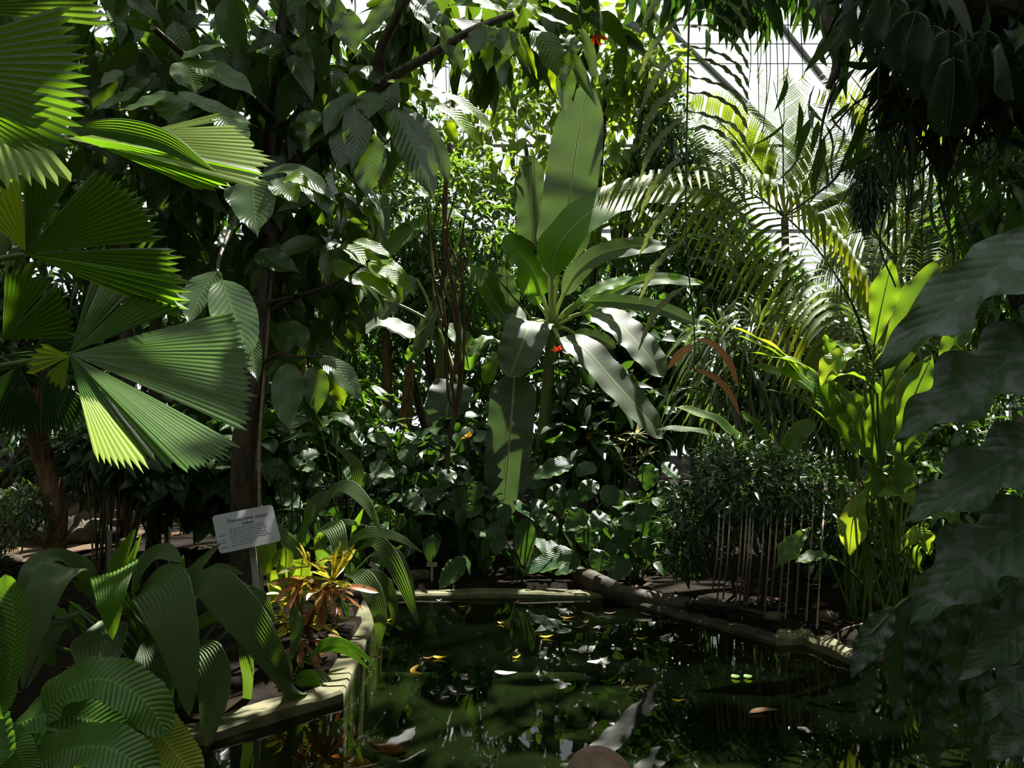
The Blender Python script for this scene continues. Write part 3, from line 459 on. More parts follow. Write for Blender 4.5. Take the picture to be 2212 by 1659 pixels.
CAC = [  # spine, width px, depth, material, tint
 ([(470, 585), (440, 625), (418, 670), (405, 702)], 78, 3.0, 0, .7), ([(478, 603), (503, 670), (524, 735), (535, 800)], 92, 2.95, 0, .7), ([(538, 710), (548, 780), (560, 832)], 40, 3.05, 0, .2),
 ([(545, 383), (548, 430), (552, 475), (556, 512)], 92, 3.3, 0, .5), ([(500, 400), (520, 440), (545, 470)], 50, 3.4, 0, .3), ([(598, 385), (620, 415), (645, 440)], 62, 3.3, 0, .8), ([(612, 392), (640, 385), (668, 405)], 55, 3.25, 1, .2), ([(640, 395), (690, 420), (720, 470)], 60, 3.4, 0, .2), ([(560, 380), (640, 370), (730, 440)], 50, 3.45, 0, .4),
 ([(378, 200), (330, 218), (290, 232), (258, 238)], 62, 3.2, 0, .95), ([(378, 205), (372, 235), (362, 265)], 72, 3.25, 0, .9), ([(385, 198), (440, 225), (500, 250), (556, 275)], 46, 3.15, 0, .6), ([(300, 190), (270, 210), (240, 225), (195, 243)], 50, 3.3, 0, .7), ([(258, 150), (235, 175), (212, 190)], 42, 3.3, 0, .4),
 ([(392, 128), (430, 112), (470, 100), (498, 97)], 46, 3.3, 0, .5), ([(395, 130), (450, 150), (510, 180), (553, 212)], 74, 3.3, 0, .5), ([(398, 132), (412, 165), (425, 205)], 76, 3.35, 0, .4), ([(470, 250), (520, 290), (540, 310)], 60, 3.4, 0, .3),
 ([(655, 240), (672, 265), (672, 295), (655, 330)], 74, 4.4, 0, .5), ([(800, 197), (800, 225), (795, 258)], 60, 3.9, 0, .7), ([(852, -5), (830, 25), (802, 60), (774, 98)], 58, 3.7, 0, .9), ([(740, 25), (755, 70), (768, 118)], 64, 3.9, 0, .2), ([(900, -10), (930, 30), (955, 62)], 56, 3.8, 0, .4),
 ([(890, 0), (920, 40), (955, 85)], 46, 3.8, 0, .2), ([(1055, 55), (1040, 85), (1022, 122)], 62, 3.7, 0, .6), ([(1070, 60), (1065, 110), (1052, 160)], 55, 3.75, 0, .4), ([(1085, 60), (1095, 100), (1100, 128)], 62, 3.7, 0, .5), ([(1080, 80), (1085, 140), (1082, 195)], 34, 3.75, 0, .2), ([(1105, 65), (1125, 120), (1148, 160)], 26, 3.7, 0, .3),
 ([(1112, 65), (1135, 105), (1162, 172)], 32, 3.65, 1, .9), ([(1150, 65), (1175, 95), (1205, 140), (1222, 187)], 84, 3.6, 0, .95), ([(1215, 74), (1232, 95), (1245, 122)], 52, 3.55, 0, .8), ([(1225, 130), (1222, 190), (1218, 248)], 42, 3.6, 0, .5), ([(1236, 110), (1258, 170), (1290, 232)], 30, 3.6, 0, .6), ([(1256, 60), (1275, 120), (1288, 185)], 26, 3.65, 0, .8), ([(1190, 130), (1200, 175), (1205, 210)], 40, 3.65, 1, .3),
 ([(1095, 20), (1130, 10), (1160, 40)], 54, 3.7, 1, .2), ([(1180, -5), (1210, 12), (1248, 32)], 34, 3.7, 1, .9), ([(1150, 8), (1175, 35), (1232, 55)], 34, 3.7, 1, .8), ([(1140, 40), (1170, 65), (1195, 75)], 34, 3.7, 1, .5), ([(1020, 0), (1070, 20), (1105, 25)], 60, 3.8, 1, .3), ([(975, 40), (1010, 60), (1050, 110)], 50, 3.85, 0, .3), ([(960, 55), (975, 100), (1000, 160)], 46, 3.85, 0, .3),
 ([(835, 175), (900, 180), (950, 200), (990, 218)], 36, 3.9, 1, .6), ([(955, 200), (1000, 225), (1045, 260), (1080, 293)], 46, 3.85, 1, .9), ([(940, 225), (985, 255), (1020, 290), (1047, 324)], 58, 3.85, 1, .7), ([(962, 258), (975, 290), (992, 322)], 40, 3.9, 1, .6), ([(890, 190), (925, 215), (960, 236)], 48, 3.9, 0, .8), ([(850, 235), (885, 300), (915, 370), (940, 440)], 82, 3.8, 0, .4), ([(870, 230), (915, 280), (950, 340), (975, 412)], 50, 3.85, 0, .5),
 ([(838, 240), (850, 275), (870, 320)], 36, 3.8, 1, .05), ([(765, 225), (772, 300), (758, 375)], 60, 3.9, 0, .2), ([(790, 285), (795, 350), (790, 432)], 76, 3.9, 0, .15), ([(745, 250), (740, 310), (735, 375)], 56, 4.0, 0, .3), ([(770, 200), (730, 240), (700, 300)], 56, 4.0, 0, .2), ([(820, 180), (780, 150), (745, 165)], 56, 4.0, 0, .3),
 ([(735, 530), (790, 560), (850, 618)], 56, 4.3, 1, .4), ([(800, 575), (850, 600), (908, 642)], 40, 4.25, 1, .6), ([(770, 590), (820, 620), (870, 657)], 44, 4.3, 1, .3), ([(760, 520), (810, 535), (850, 560)], 40, 4.4, 1, .1), ([(790, 570), (850, 575), (880, 600)], 36, 4.4, 1, .4), ([(720, 560), (745, 590), (790, 620)], 46, 4.4, 0, .6),
 ([(620, 785), (622, 840), (620, 890), (628, 935)], 66, 4.2, 0, .6), ([(678, 790), (682, 840), (684, 898)], 56, 4.2, 0, .7), ([(700, 795), (725, 835), (745, 880)], 46, 4.25, 1, .05), ([(690, 775), (735, 805), (785, 872)], 54, 4.15, 0, .8), ([(600, 700), (640, 720), (660, 760)], 52, 4.4, 0, .3), ([(560, 540), (600, 570), (650, 590)], 66, 4.4, 0, .2),
 ([(1480, 30), (1500, 20), (1512, 25)], 22, 3.7, 1, .9)]
for sp, w, Y, k, t in CAC[:-1]:
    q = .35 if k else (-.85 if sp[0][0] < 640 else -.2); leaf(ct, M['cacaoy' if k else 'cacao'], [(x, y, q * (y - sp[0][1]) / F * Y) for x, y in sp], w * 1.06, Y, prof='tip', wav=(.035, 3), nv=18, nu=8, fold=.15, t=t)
def cacao_mass(blobs, f=.42):
    mb = MB()
    for (px, py, Y, rx, ry, rd, n, s) in blobs: cluster(mb, T_BIG, n, W(px, py, Y), (rx * Y / F, rd, ry * Y / F), s, down=.75, out=.5, up=.8, shell=.1, keep=lambda P: shading(P, f))
    return mb
cacao_mass([(300, 60, 4.4, 260, 110, .9, 120, .30), (500, 250, 5.2, 240, 170, .9, 150, .32), (330, 330, 5.4, 260, 130, .8, 130, .3), (700, 110, 5.0, 110, 170, .6, 70, .30), (660, 420, 5.2, 140, 130, .6, 90, .28), (850, 40, 4.8, 170, 70, .5, 90, .28), (960, 90, 4.9, 130, 80, .4, 60, .28), (1250, 60, 5.0, 120, 60, .4, 40, .26), (1010, 10, 5.2, 200, 50, .4, 60, .28), (1050, 30, 4.6, 180, 60, .5, 60, .26), (820, 250, 4.6, 110, 90, .4, 40, .28),
            (470, 470, 5.6, 230, 120, .6, 120, .3), (640, 600, 5.4, 170, 120, .6, 90, .28), (560, 720, 5.5, 130, 90, .5, 60, .26), (250, 470, 5.8, 260, 140, .6, 110, .3), (740, 560, 5.0, 100, 60, .4, 30, .26), (1180, 20, 4.5, 120, 40, .4, 30, .24), (680, 800, 4.9, 90, 60, .4, 24, .24)]).build('foliage', M['cacao'], ct)
cacao_mass([(400, -250, 4.9, 700, 220, 1.3, 330, .3), (1000, -220, 4.2, 300, 150, 1.2, 120, .28)], .9).build('foliage', M['cacao'], ct)
# ------------------------------------------------------------------ banana plants
bp = thing('banana_plant', 'large banana plant on the far bank with one tall upright leaf', 'banana plant', (.36, 7.2, float(gz(.36, 7.2))))
mb = MB(); tube(mb, [W(1165, 1170, 7.2), W(1172, 1000, 7.2), W(1182, 850, 7.2), W(1190, 740, 7.2), W(1196, 680, 7.2)], [.085, .075, .055, .04], 12, 26, bump=.04); mb.build('pseudostem', M['bnana_st'], bp)
CR = W(1192, 715, 7.2)
BAN = [ # spine, width, roll, mat, depth offset of plant 7.2, profile, stalk
 ([(1207, 580, -.28), (1216, 520, -.3), (1228, 440, -.3), (1243, 330, -.3), (1258, 240, -.32), (1272, 184, -.34)], 116, 0, 0, 'banana', .9), ([(1192, 600, -.4), (1207, 530, -.5), (1270, 462, -.5), (1350, 425, -.4), (1440, 415, -.4), (1530, 432, -.35)], 96, 10, 1, 'banana', .7),
 ([(1146, 560, .1), (1150, 500, .12), (1148, 430, .15), (1143, 335, .15)], 92, -48, 0, 'banana', .5), ([(1170, 640, 0), (1150, 580, -.03), (1115, 540, -.06), (1088, 510, -.08)], 100, 0, 1, 'banana', .5), ([(1185, 600, 0), (1160, 540, 0), (1110, 505, -.02)], 40, 40, 0, 'banana', .6),
 ([(1215, 640, -.05), (1250, 585, -.15), (1300, 548, -.2), (1370, 532, -.2), (1440, 530, -.15)], 50, 25, 0, 'banana', .7), ([(1245, 655, -.1), (1290, 625, -.2), (1330, 612, -.25), (1366, 600, -.3)], 46, 0, 1, 'banana', .3), ([(1250, 680, .2), (1340, 625, .3), (1420, 602, .3), (1520, 612, .3)], 34, 20, 1, 'banana', .3),
 ([(1270, 650, 0), (1340, 652, -.05), (1420, 664, -.1), (1510, 700, -.15)], 34, 35, 0, 'banana', .5), ([(1280, 672, -.3), (1335, 700, -.45), (1390, 755, -.55), (1434, 815, -.6)], 84, 0, 0, 'banana', .8), ([(1205, 730, -.25), (1262, 755, -.4), (1325, 822, -.5), (1390, 895, -.55), (1432, 948, -.55)], 82, 0, 0, 'banana', .4),
 ([(1158, 695, -.3), (1143, 702, -.5), (1128, 745, -.62), (1100, 815, -.66)], 100, 0, 0, 'banana', .9), ([(1112, 800, -.35), (1108, 860, -.42), (1100, 960, -.46), (1094, 1040, -.46), (1082, 1120, -.44)], 100, 0, 0, 'banana', .2), ([(1150, 690, -.05), (1090, 620, -.15), (1050, 580, -.2), (1000, 570, -.25)], 44, 35, 0, 'banana', .6),
 ([(1120, 720, .1), (1075, 660, .05), (1040, 600, 0), (1005, 568, 0)], 58, 0, 1, 'banana', .2), ([(1140, 700, .15), (1098, 670, .12), (1080, 620, .12), (1070, 575, .12)], 76, 0, 0, 'banana', .1), ([(1090, 745, -.2), (1050, 735, -.3), (1010, 770, -.35)], 46, 10, 1, 'banana', .3), ([(1080, 760, .1), (1062, 785, .05), (1050, 830, .05)], 34, 0, 1, 'banana', .5),
 ([(1165, 660, .1), (1140, 610, .1), (1130, 570, .1)], 42, 0, 1, 'banana', .9), ([(1240, 720, .1), (1290, 728, .05), (1330, 752, 0)], 30, 30, 0, 'banana', .9), ([(1215, 690, -.2), (1250, 655, -.3), (1270, 642, -.32)], 30, 0, 1, 'banana', .4)]
for sp, w, roll, k, prof, t in BAN:
    leaf(bp, M['bananay' if k else 'banana'], sp, w, 7.2, prof=prof, roll=roll, rib=M['brib'], ribr=.012, stalk=CR, stalkr=.016, nv=40, nu=10, fold=.14, wav=(.03, 5), t=t, curl=.05)
bq = thing('banana_plant', 'smaller banana plant behind the bare twining stems, left of the large banana plant', 'banana plant', (-.75, 7.9, float(gz(-.75, 7.9))))
mb = MB(); tube(mb, [W(935, 1130, 7.9), W(945, 950, 7.9), W(950, 760, 7.9), W(940, 640, 7.9)], [.06, .05, .03], 10, 16); mb.build('pseudostem', M['bnana_st'], bq); CR2 = W(942, 700, 7.9)
for sp, w, roll, k, t in (([(1005, 470), (950, 480), (890, 500), (825, 555)], 76, 0, 1, .3), ([(795, 640), (806, 560), (820, 490), (832, 425)], 50, 0, 0, .9), ([(925, 425), (880, 402), (828, 408)], 36, 0, 1, .6), ([(990, 825, -.3), (975, 850, -.4), (965, 890, -.45), (962, 935, -.45)], 96, 0, 0, .1), ([(900, 600), (860, 640), (820, 690)], 60, 0, 0, .2), ([(960, 640), (930, 690), (900, 760)], 56, 20, 0, .2), ([(900, 730), (830, 700), (780, 720)], 60, 10, 0, .1), ([(960, 700), (1000, 740), (1015, 800)], 50, 0, 1, .1), ([(930, 740), (900, 755), (880, 780)], 40, 0, 1, .9)):
    leaf(bq, M['bananay' if k else 'banana'], sp, w, 7.85, prof='banana', roll=roll, rib=M['brib'], ribr=.01, stalk=CR2, stalkr=.012, nv=30, nu=8, wav=(.03, 4), t=t)
# ------------------------------------------------------------------ palm grass
pg = thing('palm_grass', 'big palm grass clump, broad pleated leaves spilling over the kerb below the sign', 'plant', (-1.45, 3.4, .06))
G0 = np.array((-1.45, 3.42, .1))
PG = [([(205, 1290, 0), (165, 1225, -.1), (110, 1203, -.2), (62, 1240, -.3), (35, 1335, -.33)], 74, 0, .3), ([(200, 1300, -.1), (152, 1228, -.25), (105, 1262, -.36), (72, 1370, -.42), (48, 1490, -.42)], 96, 0, .6), ([(258, 1300, -.05), (248, 1235, -.2), (240, 1285, -.36), (243, 1382, -.4)], 104, 1, .1), ([(280, 1320, -.05), (335, 1262, -.2), (372, 1335, -.3), (398, 1440, -.34), (409, 1548, -.35)], 124, 0, .7),
      ([(370, 1310, -.05), (440, 1256, -.1), (520, 1325, -.08), (590, 1425, 0), (648, 1538, .2)], 92, 0, .7), ([(560, 1370, 0), (605, 1430, .05), (640, 1500, .2), (656, 1578, .45)], 56, 0, .9), ([(238, 1260, .1), (262, 1200, .1), (293, 1142, .12)], 48, 1, .3), ([(262, 1260, .05), (285, 1205, .08), (306, 1155, .1)], 22, 1, .2), ([(388, 1280, .05), (391, 1240, .05), (396, 1198, .05)], 27, 1, .8), ([(400, 1275, .1), (430, 1222, .1), (478, 1172, .1)], 36, 0, .9),
      ([(285, 1280, .05), (312, 1222, 0), (352, 1193, -.05), (392, 1215, -.1)], 84, 0, .95), ([(222, 1340, -.1), (215, 1400, -.3), (212, 1460, -.36), (205, 1540, -.36)], 116, 0, .4), ([(400, 1390, 0), (440, 1420, -.1), (462, 1500, -.15), (438, 1640, -.2)], 84, 0, .4), ([(515, 1340, .1), (532, 1420, .1), (535, 1490, .15), (522, 1598, .2)], 30, 0, .3), ([(170, 1320, 0), (130, 1345, -.2), (98, 1410, -.25), (55, 1490, -.28)], 44, 0, .6), ([(400, 1370, .1), (470, 1335, .1), (545, 1352, .1)], 24, 1, .1),
      ([(400, 1360, .2), (460, 1325, .2), (520, 1318, .2)], 26, 0, .7), ([(420, 1280, .2), (470, 1232, .2), (530, 1240, .25)], 46, 0, .3), ([(430, 1270, .3), (500, 1262, .3), (570, 1290, .3)], 34, 0, .4), ([(310, 1390, -.1), (330, 1450, -.2), (340, 1540, -.2), (335, 1620, -.2)], 90, 0, .1), ([(150, 1300, .1), (170, 1330, .1), (182, 1370, .1)], 26, 1, .2), ([(120, 1310, 0), (140, 1340, -.05), (160, 1370, -.05)], 22, 1, .5), ([(540, 1265, .2), (570, 1305, .2), (598, 1345, .25)], 34, 0, .5), ([(330, 1280, .3), (380, 1240, .3), (420, 1232, .3)], 40, 0, .2), ([(90, 1385, -.2), (105, 1420, -.2), (118, 1440, -.2)], 40, 1, .3)]
for sp, w, k, t in PG: leaf(pg, M['grassy' if k else 'grass'], sp, w, 3.42, prof='plait', smooth=False, pleat=13 if w > 60 else 7, pamp=.22, stalk=G0 + rng.normal(0, .05, 3) * (1, 1, 0), stalkr=.007, nv=30, fold=.12, t=t)
ph = thing('palm_grass', 'palm grass clump behind the croton, long leaves arching right over the pond corner', 'plant', (-1.05, 4.65, .07))
G1 = np.array((-1.05, 4.65, .1))
PH = [([(690, 1230, -.1), (705, 1150, -.2), (725, 1150, -.35), (748, 1240, -.42)], 66, 0, .8), ([(735, 1190, 0), (790, 1152, -.1), (855, 1160, -.15), (914, 1194, -.15)], 36, 0, .8), ([(770, 1190, 0), (815, 1172, -.05), (862, 1240, -.05), (906, 1352, .0)], 40, 0, .5), ([(800, 1200, .1), (840, 1192, .1), (872, 1235, .15), (897, 1300, .2)], 40, 0, .6), ([(745, 1240, -.2), (785, 1250, -.3), (820, 1325, -.35), (815, 1412, -.32)], 46, 0, .8), ([(780, 1230, 0), (820, 1250, 0), (848, 1300, .05), (850, 1352, .1)], 36, 0, .2),
      ([(680, 1110, .1), (735, 1052, 0), (785, 1080, -.1), (823, 1148, -.15)], 44, 0, .6), ([(775, 1062, .3), (765, 1000, .3), (712, 953, .3)], 28, 0, .7), ([(650, 1210, -.1), (615, 1160, -.15), (592, 1130, -.15)], 40, 0, .9), ([(660, 1140, .2), (690, 1080, .2), (760, 1058, .2)], 44, 0, .4), ([(640, 1190, -.1), (655, 1150, -.05), (668, 1095, 0)], 20, 1, .1), ([(690, 1160, .1), (740, 1130, 0), (790, 1135, 0)], 30, 0, .7), ([(760, 1150, 0), (775, 1120, 0), (785, 1098, 0)], 18, 1, .6)]
for sp, w, k, t in PH: leaf(ph, M['grassy' if k else 'grass'], sp, w, 4.65, prof='plait', smooth=False, pleat=9 if w > 40 else 6, pamp=.22, stalk=G1 + rng.normal(0, .05, 3) * (1, 1, 0), stalkr=.006, nv=26, fold=.12, t=t)
pi = thing('palm_grass', 'small palm grass at the kerb corner with narrow sunlit leaves dipping into the water', 'plant', (-1.02, 3.95, .06))
G2 = np.array((-1.02, 3.95, .08))
PI_ = [([(640, 1450, 0), (690, 1470, -.1), (738, 1555, -.12), (757, 1632, -.1)], 42, 0, .7), ([(632, 1462, -.05), (664, 1468, -.15), (684, 1515, -.2), (668, 1562, -.2)], 44, 1, .9), ([(668, 1425, 0), (705, 1388, 0), (755, 1395, 0), (818, 1442, .05)], 24, 1, .6), ([(675, 1415, 0), (715, 1400, .05), (760, 1415, .05), (800, 1448, .05)], 18, 1, .8), ([(632, 1300, .05), (640, 1370, 0), (622, 1442, 0)], 30, 0, .5), ([(655, 1400, .1), (640, 1440, .1), (632, 1500, .1)], 26, 0, .5), ([(575, 1440, 0), (610, 1490, 0), (628, 1560, 0)], 30, 0, .4)]
for sp, w, k, t in PI_: leaf(pi, M['grassy' if k else 'grass'], sp, w, 3.92, prof='plait', smooth=False, pleat=6, pamp=.3, stalk=G2 + rng.normal(0, .03, 3) * (1, 1, 0), stalkr=.005, nv=24, fold=.12, t=t)
# ------------------------------------------------------------------ nest fern in the near left corner
nf = thing('nest_fern', 'glossy nest fern filling the bottom left corner, one of its wavy leaves yellow-green', 'fern', (-1.35, 1.95, .06)); N0 = np.array((-1.3, 1.95, .1))
for sp, w, k, t in (([(90, 1560), (145, 1492), (225, 1468), (310, 1512), (362, 1590)], 104, 0, .5), ([(30, 1565), (110, 1545), (210, 1562), (312, 1632)], 86, 0, .5), ([(270, 1524, .1), (325, 1555, .05), (370, 1615, .02), (432, 1690, 0)], 88, 1, .5), ([(60, 1670, -.1), (140, 1622, -.12), (240, 1618, -.15), (345, 1690, -.15)], 104, 0, .5), ([(-20, 1590, -.15), (30, 1610, -.2), (65, 1690, -.2)], 70, 0, .7), ([(70, 1610), (130, 1585), (200, 1590), (250, 1570)], 52, 0, .2), ([(-30, 1540, -.2), (-5, 1660, -.25)], 90, 0, .4)):
    leaf(nf, M['nesty' if k else 'nest'], sp, w, 1.95, prof='banana', stalk=N0, stalkr=.008, nv=40, nu=10, wav=(.05, 4.5), fold=.2, jag=.03, jf=14, t=t)
ne = thing('nest_fern', 'dark wavy nest fern at the left edge, above the corner fern', 'fern', (-1.25, 1.75, .06)); N1 = np.array((-1.25, 1.75, .1))
for sp, w, t in (([(-10, 1560), (22, 1450), (32, 1350), (12, 1240)], 74, .3), ([(-40, 1540), (-30, 1400), (-25, 1270)], 90, .2)): leaf(ne, M['nest'], sp, w, 1.75, prof='banana', stalk=N1, stalkr=.008, nv=40, nu=10, wav=(.05, 5), fold=.2, t=t)
# ------------------------------------------------------------------ croton
cr = thing('croton_shrub', 'yellow and copper croton shrub lit by the sun, right of the sign post', 'shrub', (-.97, 4.08, .07))
mb = MB(); tube(mb, [(-.97, 4.08, .03), W(668, 1360, 4.08), W(690, 1290, 4.06), W(708, 1262, 4.05)], [.018, .012], 8, 10); mb.build('stem', M['lbark'], cr)
mb = MB(); tube(mb, [(-.98, 4.1, .03), W(650, 1330, 4.12), W(640, 1250, 4.15)], [.012, .008], 7, 8); mb.build('stem', M['lbark'], cr)
def rosette(parent, mat, c, n, L, w, el=(0, 80), droop=.5, prof='strap', nv=8, name='foliage', az=(0, 360), nu=2, fold=.2, tw=.3):
    mb = MB()
    for i in range(n):
        a, e = math.radians(random.uniform(*az)), math.radians(random.uniform(*el)); l = L * random.uniform(.7, 1.15)
        d = np.array((math.cos(a) * math.cos(e), math.sin(a) * math.cos(e), math.sin(e))); s = np.linspace(0, 1, 6)[:, None]
        P = c + d * l * s * (1 - .12 * droop * s) + np.array((0, 0, -1)) * droop * l * s ** 2.2 * (.4 + .6 * math.cos(e))
        ribbon(mb, P, w * random.uniform(.75, 1.2), prof, hint=nrm(np.array((0, -.25, 1)) + rng.normal(0, tw, 3)), nv=nv, nu=nu, fold=fold, t=random.random())
    return mb.build(name, mat, parent)
rosette(cr, M['croton'], W(718, 1255, 4.05), 26, .21, .032, (5, 85), .15, 'spoon')
rosette(cr, M['croton'], W(660, 1350, 4.08), 20, .19, .03, (-5, 40), .3, 'spoon')
rosette(cr, M['croton'], W(625, 1290, 4.15), 14, .19, .028, (-5, 50), .3, 'spoon'); rosette(cr, M['croton'], W(668, 1225, 4.12), 10, .17, .028, (0, 70), .2, 'spoon')
rosette(cr, M['crotonr'], W(700, 1275, 4.04), 22, .21, .036, (-55, 20), .3, 'spoon'); rosette(cr, M['crotonr'], W(655, 1255, 4.08), 16, .2, .036, (-40, 25), .3, 'spoon'); rosette(cr, M['crotonr'], W(655, 1385, 4.05), 14, .18, .034, (-45, 10), .3, 'spoon')
leaf(cr, M['crotonr'], [(715, 1272), (765, 1268), (818, 1280)], 18, 3.98, prof='spoon', nv=12, t=.9)
yh = thing('young_shrub', 'low yellow-green broad leaved plant between the sign post and the croton', 'shrub', (-1.15, 4.35, .07))
for k in range(9):
    x, y = 570 + (k * 37) % 90, 1190 + (k * 23) % 95; leaf(yh, M['aroidy'], [(x + 10, y - 30), (x + 6, y), (x - 4, y + 34)], 46, 4.32 + .02 * (k % 4), prof='ovate', stalk=np.array((-1.15, 4.4, .1)), stalkr=.004, nv=12, nu=6, t=.15 + .05 * (k % 4))
# ------------------------------------------------------------------ tall broad-leaved clump on the right bank
tb = (2.15, 4.75, float(gz(2.15, 4.75)))
ta = thing('tall_aroid', 'tall clump of upright sunlit paddle leaves on the right bank', 'plant', tb)
TA = [([(1888, 745), (1898, 690), (1912, 625), (1927, 561)], 56, 0, .9, 4.55, 0), ([(1905, 790), (1940, 715), (1985, 630), (2038, 552)], 58, 0, .5, 4.6, 0), ([(1895, 870), (1935, 790), (1980, 715), (2065, 635)], 60, 0, .2, 4.7, 0), ([(1950, 960), (1962, 890), (1985, 825), (2012, 766)], 66, 0, .6, 4.4, 0), ([(2030, 810), (2060, 740), (2112, 688)], 48, 0, .3, 4.8, 0),
      ([(1770, 850), (1700, 770), (1640, 732), (1568, 700)], 34, 30, .95, 4.7, 1), ([(1770, 870), (1710, 790), (1660, 755), (1596, 725)], 32, 30, .9, 4.65, 0), ([(1800, 880), (1750, 800), (1690, 775), (1616, 760)], 40, 25, .8, 4.6, 0), ([(1830, 945), (1760, 850), (1700, 810), (1622, 790)], 60, 10, .2, 4.6, 0), ([(1868, 745), (1830, 762), (1798, 790), (1774, 836)], 48, 0, .95, 4.4, 1),
      ([(1800, 800), (1795, 770), (1780, 722)], 34, 0, .8, 4.6, 0), ([(1860, 790), (1840, 760), (1790, 735)], 30, 0, .4, 4.7, 0), ([(1850, 990), (1800, 890), (1760, 820), (1730, 790)], 78, 0, .1, 4.5, 0), ([(1880, 1000), (1850, 920), (1815, 850), (1790, 830)], 78, 0, .05, 4.55, 0), ([(1895, 1010), (1900, 940), (1898, 870), (1890, 825)], 56, 0, .05, 4.5, 0), ([(1905, 990), (1920, 920), (1925, 860), (1930, 815)], 44, 0, .3, 4.55, 0),
      ([(1895, 850), (1870, 822), (1835, 808), (1802, 815)], 26, 40, .7, 4.4, 0), ([(1800, 920), (1740, 870), (1700, 850), (1648, 842)], 22, 35, .7, 4.6, 0), ([(1912, 975), (1935, 990), (1948, 1030), (1950, 1078)], 58, 0, .7, 4.35, 0), ([(1880, 985), (1888, 1030), (1890, 1080)], 46, 0, .3, 4.4, 0), ([(1890, 1090), (1860, 1062), (1830, 1050), (1804, 1034)], 36, 10, .6, 4.4, 0), ([(1872, 1058), (1850, 1095), (1840, 1140), (1836, 1200)], 56, 0, .98, 4.35, 1),
      ([(1895, 1072), (1940, 1062), (1992, 1098)], 38, 10, .8, 4.35, 1), ([(1980, 1000), (2020, 1010), (2080, 1040)], 40, 0, .7, 4.6, 0), ([(1990, 1120), (2040, 1110), (2090, 1150)], 46, 0, .6, 4.5, 0), ([(2010, 1100), (2060, 1080), (2130, 1090)], 44, 0, .9, 4.6, 1), ([(1960, 1180), (1990, 1150), (2010, 1200)], 40, 0, .8, 4.5, 1), ([(1990, 1130), (1965, 1180), (1990, 1240)], 44, 0, .5, 4.6, 0),
      ([(1750, 1140), (1720, 1170), (1682, 1220)], 42, 0, .2, 4.5, 0), ([(1810, 1210), (1770, 1200), (1715, 1215)], 30, 10, .3, 4.5, 0), ([(1960, 930), (1990, 900), (2040, 870)], 40, 0, .2, 4.8, 0), ([(1930, 1010), (1975, 940), (2010, 900)], 46, 0, .3, 4.7, 0), ([(1880, 960), (1880, 900), (1860, 840)], 46, 0, .2, 4.7, 0), ([(1925, 780), (1960, 740), (1980, 690)], 44, 0, .2, 4.8, 0)]
for i, (sp, w, roll, t, Y, k) in enumerate(TA):
    leaf(ta, M['aroidy' if k else 'tall'], sp, w * 1.12, Y, prof='paddle', roll=roll, stalk=np.array((2.15 + .16 * math.sin(i * 2.4), 4.75 + .14 * math.cos(i * 2.4), .06)), stalkr=.007, rib=M['stem'], ribr=.005, nv=24, nu=8, wav=(.07, 4), fold=.2, t=t)
tc = thing('low_aroid', 'leafy plant with two long yellow-edged leaves reaching left over the dark shrub', 'plant', (2.0, 6.2, .08))
for sp, w, t in (([(1650, 990), (1600, 950), (1540, 905), (1462, 880)], 46, .5), ([(1610, 960), (1540, 940), (1480, 928), (1416, 928)], 28, .8), ([(1660, 980), (1640, 930), (1600, 890)], 40, .2), ([(1700, 990), (1720, 940), (1760, 910)], 40, .2)): leaf(tc, M['tall'], sp, w, 5.9, prof='banana', stalk=np.array((2.0, 6.2, .1)), stalkr=.007, wav=(.05, 3), roll=15, t=t)
# ------------------------------------------------------------------ bushy shrub on stilt roots over the water
rs = thing('stilt_root_shrub', 'dense small-leaved shrub on the right bank, aerial roots hanging to the water', 'shrub', (1.72, 5.3, float(gz(1.72, 5.3))))
mb = MB()
for (x, y, Yd, rx, ry, rd, n) in ((1620, 1050, 5.1, 150, 80, .35, 1500), (1500, 1110, 5.2, 70, 80, .3, 700), (1730, 1060, 5.2, 110, 90, .3, 900), (1590, 980, 5.3, 90, 40, .25, 450), (1480, 1180, 5.3, 50, 70, .2, 350), (1640, 1130, 5.05, 120, 40, .25, 500), (1780, 1140, 5.2, 60, 70, .25, 350)):
    cluster(mb, T_LANCE, n, W(x, y, Yd), (rx * Yd / F, rd, ry * Yd / F), .085, down=.3, out=.7)
mb.build('foliage', M['stilt'], rs)
for x, dx in ((1600, 20), (1660, -10), (1720, 10), (1690, 40), (1560, 30)):
    mb = MB(); tube(mb, [W(x + dx, 1305, 5.25), W(x + dx / 2, 1200, 5.2), W(x, 1080, 5.15)], [.014, .009], 7, 10, bump=.1); mb.build('stem', M['dstem'], rs)
for i, x in enumerate((1543, 1566, 1592, 1602, 1617, 1655, 1668, 1686, 1700, 1721, 1745, 1768, 1640, 1610, 1553)):
    yb = 1275 + (x - 1540) * .35 + (i % 3) * 9; Yr = min(5.0, 1.42 * F / (yb - CY)); mb = MB(); tube(mb, [W(x + 12, 1085, 5.0), W(x + 9, 1150, min(4.78, Yr)), W(x + 5, 1210, min(4.72, Yr)), W(x - 4, yb, Yr)], [.004 + .0015 * (i % 2), .006], 6, 10); mb.build('aerial_root', M['root'], rs)
